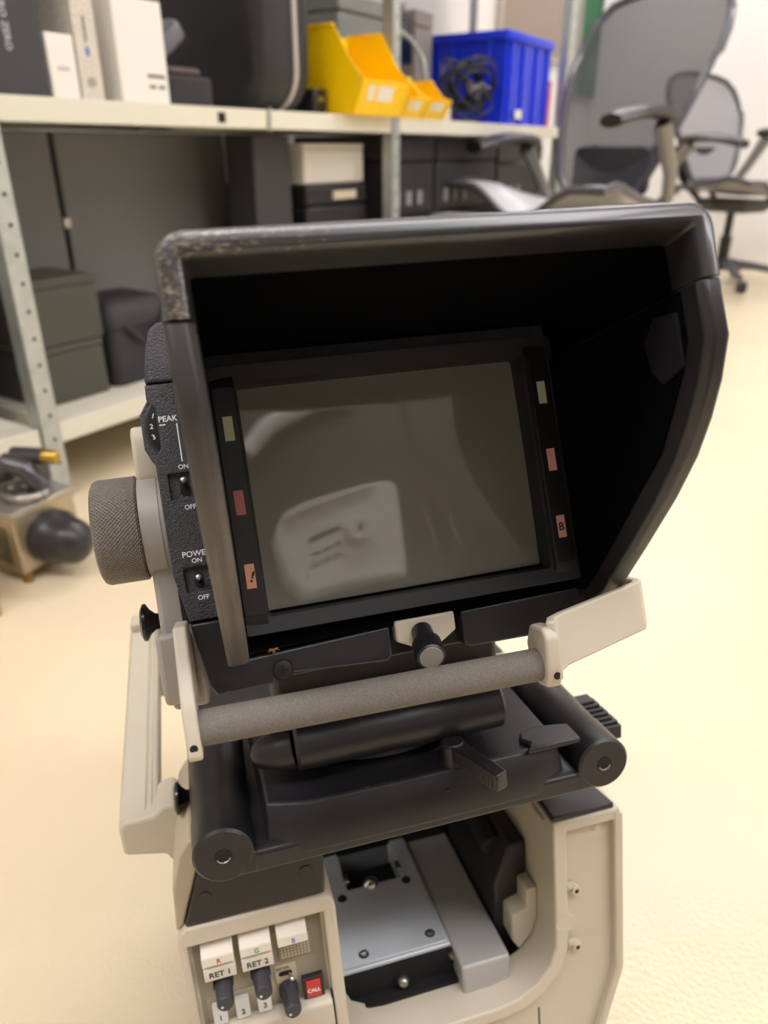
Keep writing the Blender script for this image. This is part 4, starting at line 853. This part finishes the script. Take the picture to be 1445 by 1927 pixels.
    B(G().lathe((.12, -.03, .395), (1, 0, 0), [(0, .014), (.14, .014), (.142, .032), (.17, .032), (.176, .026)], 20), 'tension_knob', mat('knob_grey', '5c5a5a', .4))
    B(G().tube([(-.1, .02, .39), (-.22, .0, .40), (-.30, -.02, .39)], .007, 8), 'height_lever', mf)
    B(G().lathe((0, 0, .10), (0, 0, 1), [(0, .03), (.14, .03), (.142, .02), (.28, .02)], 20), 'gas_column', mat('black_column', '1e1e20', .35))
    B(G().lathe((0, 0, .07), (0, 0, 1), [(0, .045), (.05, .04)], 20), 'base_hub', mf)
    for k in range(5):
        a = 2 * math.pi * k / 5 + .3; dx, dy = math.cos(a), math.sin(a)
        lg = B(G().tube([(dx * .03, dy * .03, .105), (dx * .17, dy * .17, .095), (dx * .31, dy * .31, .072)], [.024, .02, .014], 8), 'base_leg', mf)
        for s in (-1, 1): B(G().cyl((dx * .31 - dy * (.012 + s * .012 - .006), dy * .31 + dx * (.012 + s * .012 - .006), .029), (dx * .31 - dy * (.012 + s * .012 + .008), dy * .31 + dx * (.012 + s * .012 + .008), .029), .029, n=18), 'caster_wheel', M_blackp, lg)
    return t
office_chair('grey mesh office chair in front of the shelf, its tall back overlapping the blue crate', .65, 2.83, math.radians(-48.6), .685, .755, .03)
m2 = mat('pale_grey_mesh', '9a999b', .5)
office_chair('pale grey mesh office chair at the right edge by the white wall', 1.80, 4.15, math.radians(32), .70, .735, 0.0, m2, .16, .50, .30)

# ================================================================ behind the photographer: invented unseen objects added for the tube face to mirror
def behind():
    fm = Matrix.Translation((.95, -1.25, 0)); t = thing('reflection_backdrop', 'added taupe cupboard, unseen behind the camera, a dark backdrop for the viewfinder screen reflection', 'cupboard', fm)  # dark cupboard added out of view so the glass mirrors a dim surround
    mt = mat('taupe_laminate', '4a443c', .55)
    build(G().box((-1.1, -.25, .0), (1.1, .228, 2.2)), 'carcass', mt, t, fm, scale=1, bevel=.003)
    for k in (0, 1):
        d = build(G().box((-1.095 + k * 1.1, .23, .06), (-.005 + k * 1.1, .25, 2.19)), 'door', mt, t, fm, scale=1, bevel=.002)
        build(G().cyl((-.06 + k * .12, .27, 1.0), (-.06 + k * .12, .27, 1.15), .006), 'handle', M_steel, d, fm, scale=1)
    fm = Matrix.Translation((0, -.999, 0))
    t = thing('reflection_shape', 'made-up white slab with slot and round dial, unseen, placed for its reflection in the screen', 'reflection prop', Matrix.Translation((.52, -.999, 1.0)))  # white slab invented out of view, mirrors as the pale shape on the glass
    mwp = mat('white_plastic', 'f2f1ee', .4)
    build(G().prism([(.22, 1.06), (.232, 1.13), (.26, 1.165), (.33, 1.195), (.63, 1.305), (.70, 1.325), (.745, 1.315), (.757, 1.28), (.715, .84), (.35, .84), (.27, .93)], 0, .06, 'y'), 'casing', mwp, t, fm, scale=1, bevel=.012, seg=3)
    build(G().prism([(.25, 1.12), (.33, 1.16), (.63, 1.27), (.63, 1.30), (.32, 1.19), (.25, 1.155)], .06, .085, 'y'), 'top_ridge', mwp, t, fm, scale=1, bevel=.006)
    build(G().prism([(.345, 1.03), (.465, 1.072), (.462, 1.092), (.342, 1.05)], .058, .062, 'y'), 'slot', mat('mid_grey_dial', '5a564f', .5), t, fm, scale=1)
    build(G().prism(rrect(.485, 1.0, .59, 1.115, .035, 6), .06, .10, 'y'), 'dial_plate', mwp, t, fm, scale=1, bevel=.008)
    build(G().lathe((.535, .10, 1.06), (0, 1, 0), [(0, .012), (.004, .012)], 18), 'dial', mat('mid_grey_dial', '5a564f', .5), t, fm, scale=1)
    for k in range(6): build(G().box((.36 + (k % 3) * .04, .06, .98 + (k % 3) * .012 - (k // 3) * .045), (.385 + (k % 3) * .04, .063, .993 + (k % 3) * .012 - (k // 3) * .045)), 'key', mat('mid_grey_dial', '5a564f', .5), t, fm, scale=1)
    fm = Matrix.Translation((.5, -.96, 1.6)); t = thing('reflection_arc', 'made-up white curved tube, unseen, placed to mirror as a bright arc in the screen', 'hose', fm)  # bent white tube added out of view, reflects as the bright arc
    build(G().tube([(-.34, .02, -.19), (-.31, .02, -.13), (-.24, .02, -.03), (-.15, .02, .06), (-.03, .02, .17), (.08, .02, .25), (.2, .02, .30)], [.022, .026, .03, .034, .034, .03, .016], 12), 'tube', mwp, t, fm, scale=1)
    build(G().cyl((-.15, -.04, .06), (-.15, .02, .06), .012), 'clip', M_steel, t, fm, scale=1)
behind()

def debris():
    g = G(); rnd = random.Random(5)
    for k in range(9):
        a = rnd.uniform(0, 6.28); l = rnd.uniform(1.5, 4.0); c = Vector((-67.5, -68.5, 3.2))
        g.tube([c, c + Vector((math.cos(a) * l * .5, math.sin(a) * l * .3 + .3, .5)), c + Vector((math.cos(a) * l, math.sin(a) * l * .6, .2))], [.35, .25, .1], 5)
    o = build(g, 'dried_fragment', mat('dry_straw', '9a6a3a', .8), None, VFM); tag(o, 'tiny brown dried plant fragment in the lower left corner of the viewfinder hood', 'debris')
debris()
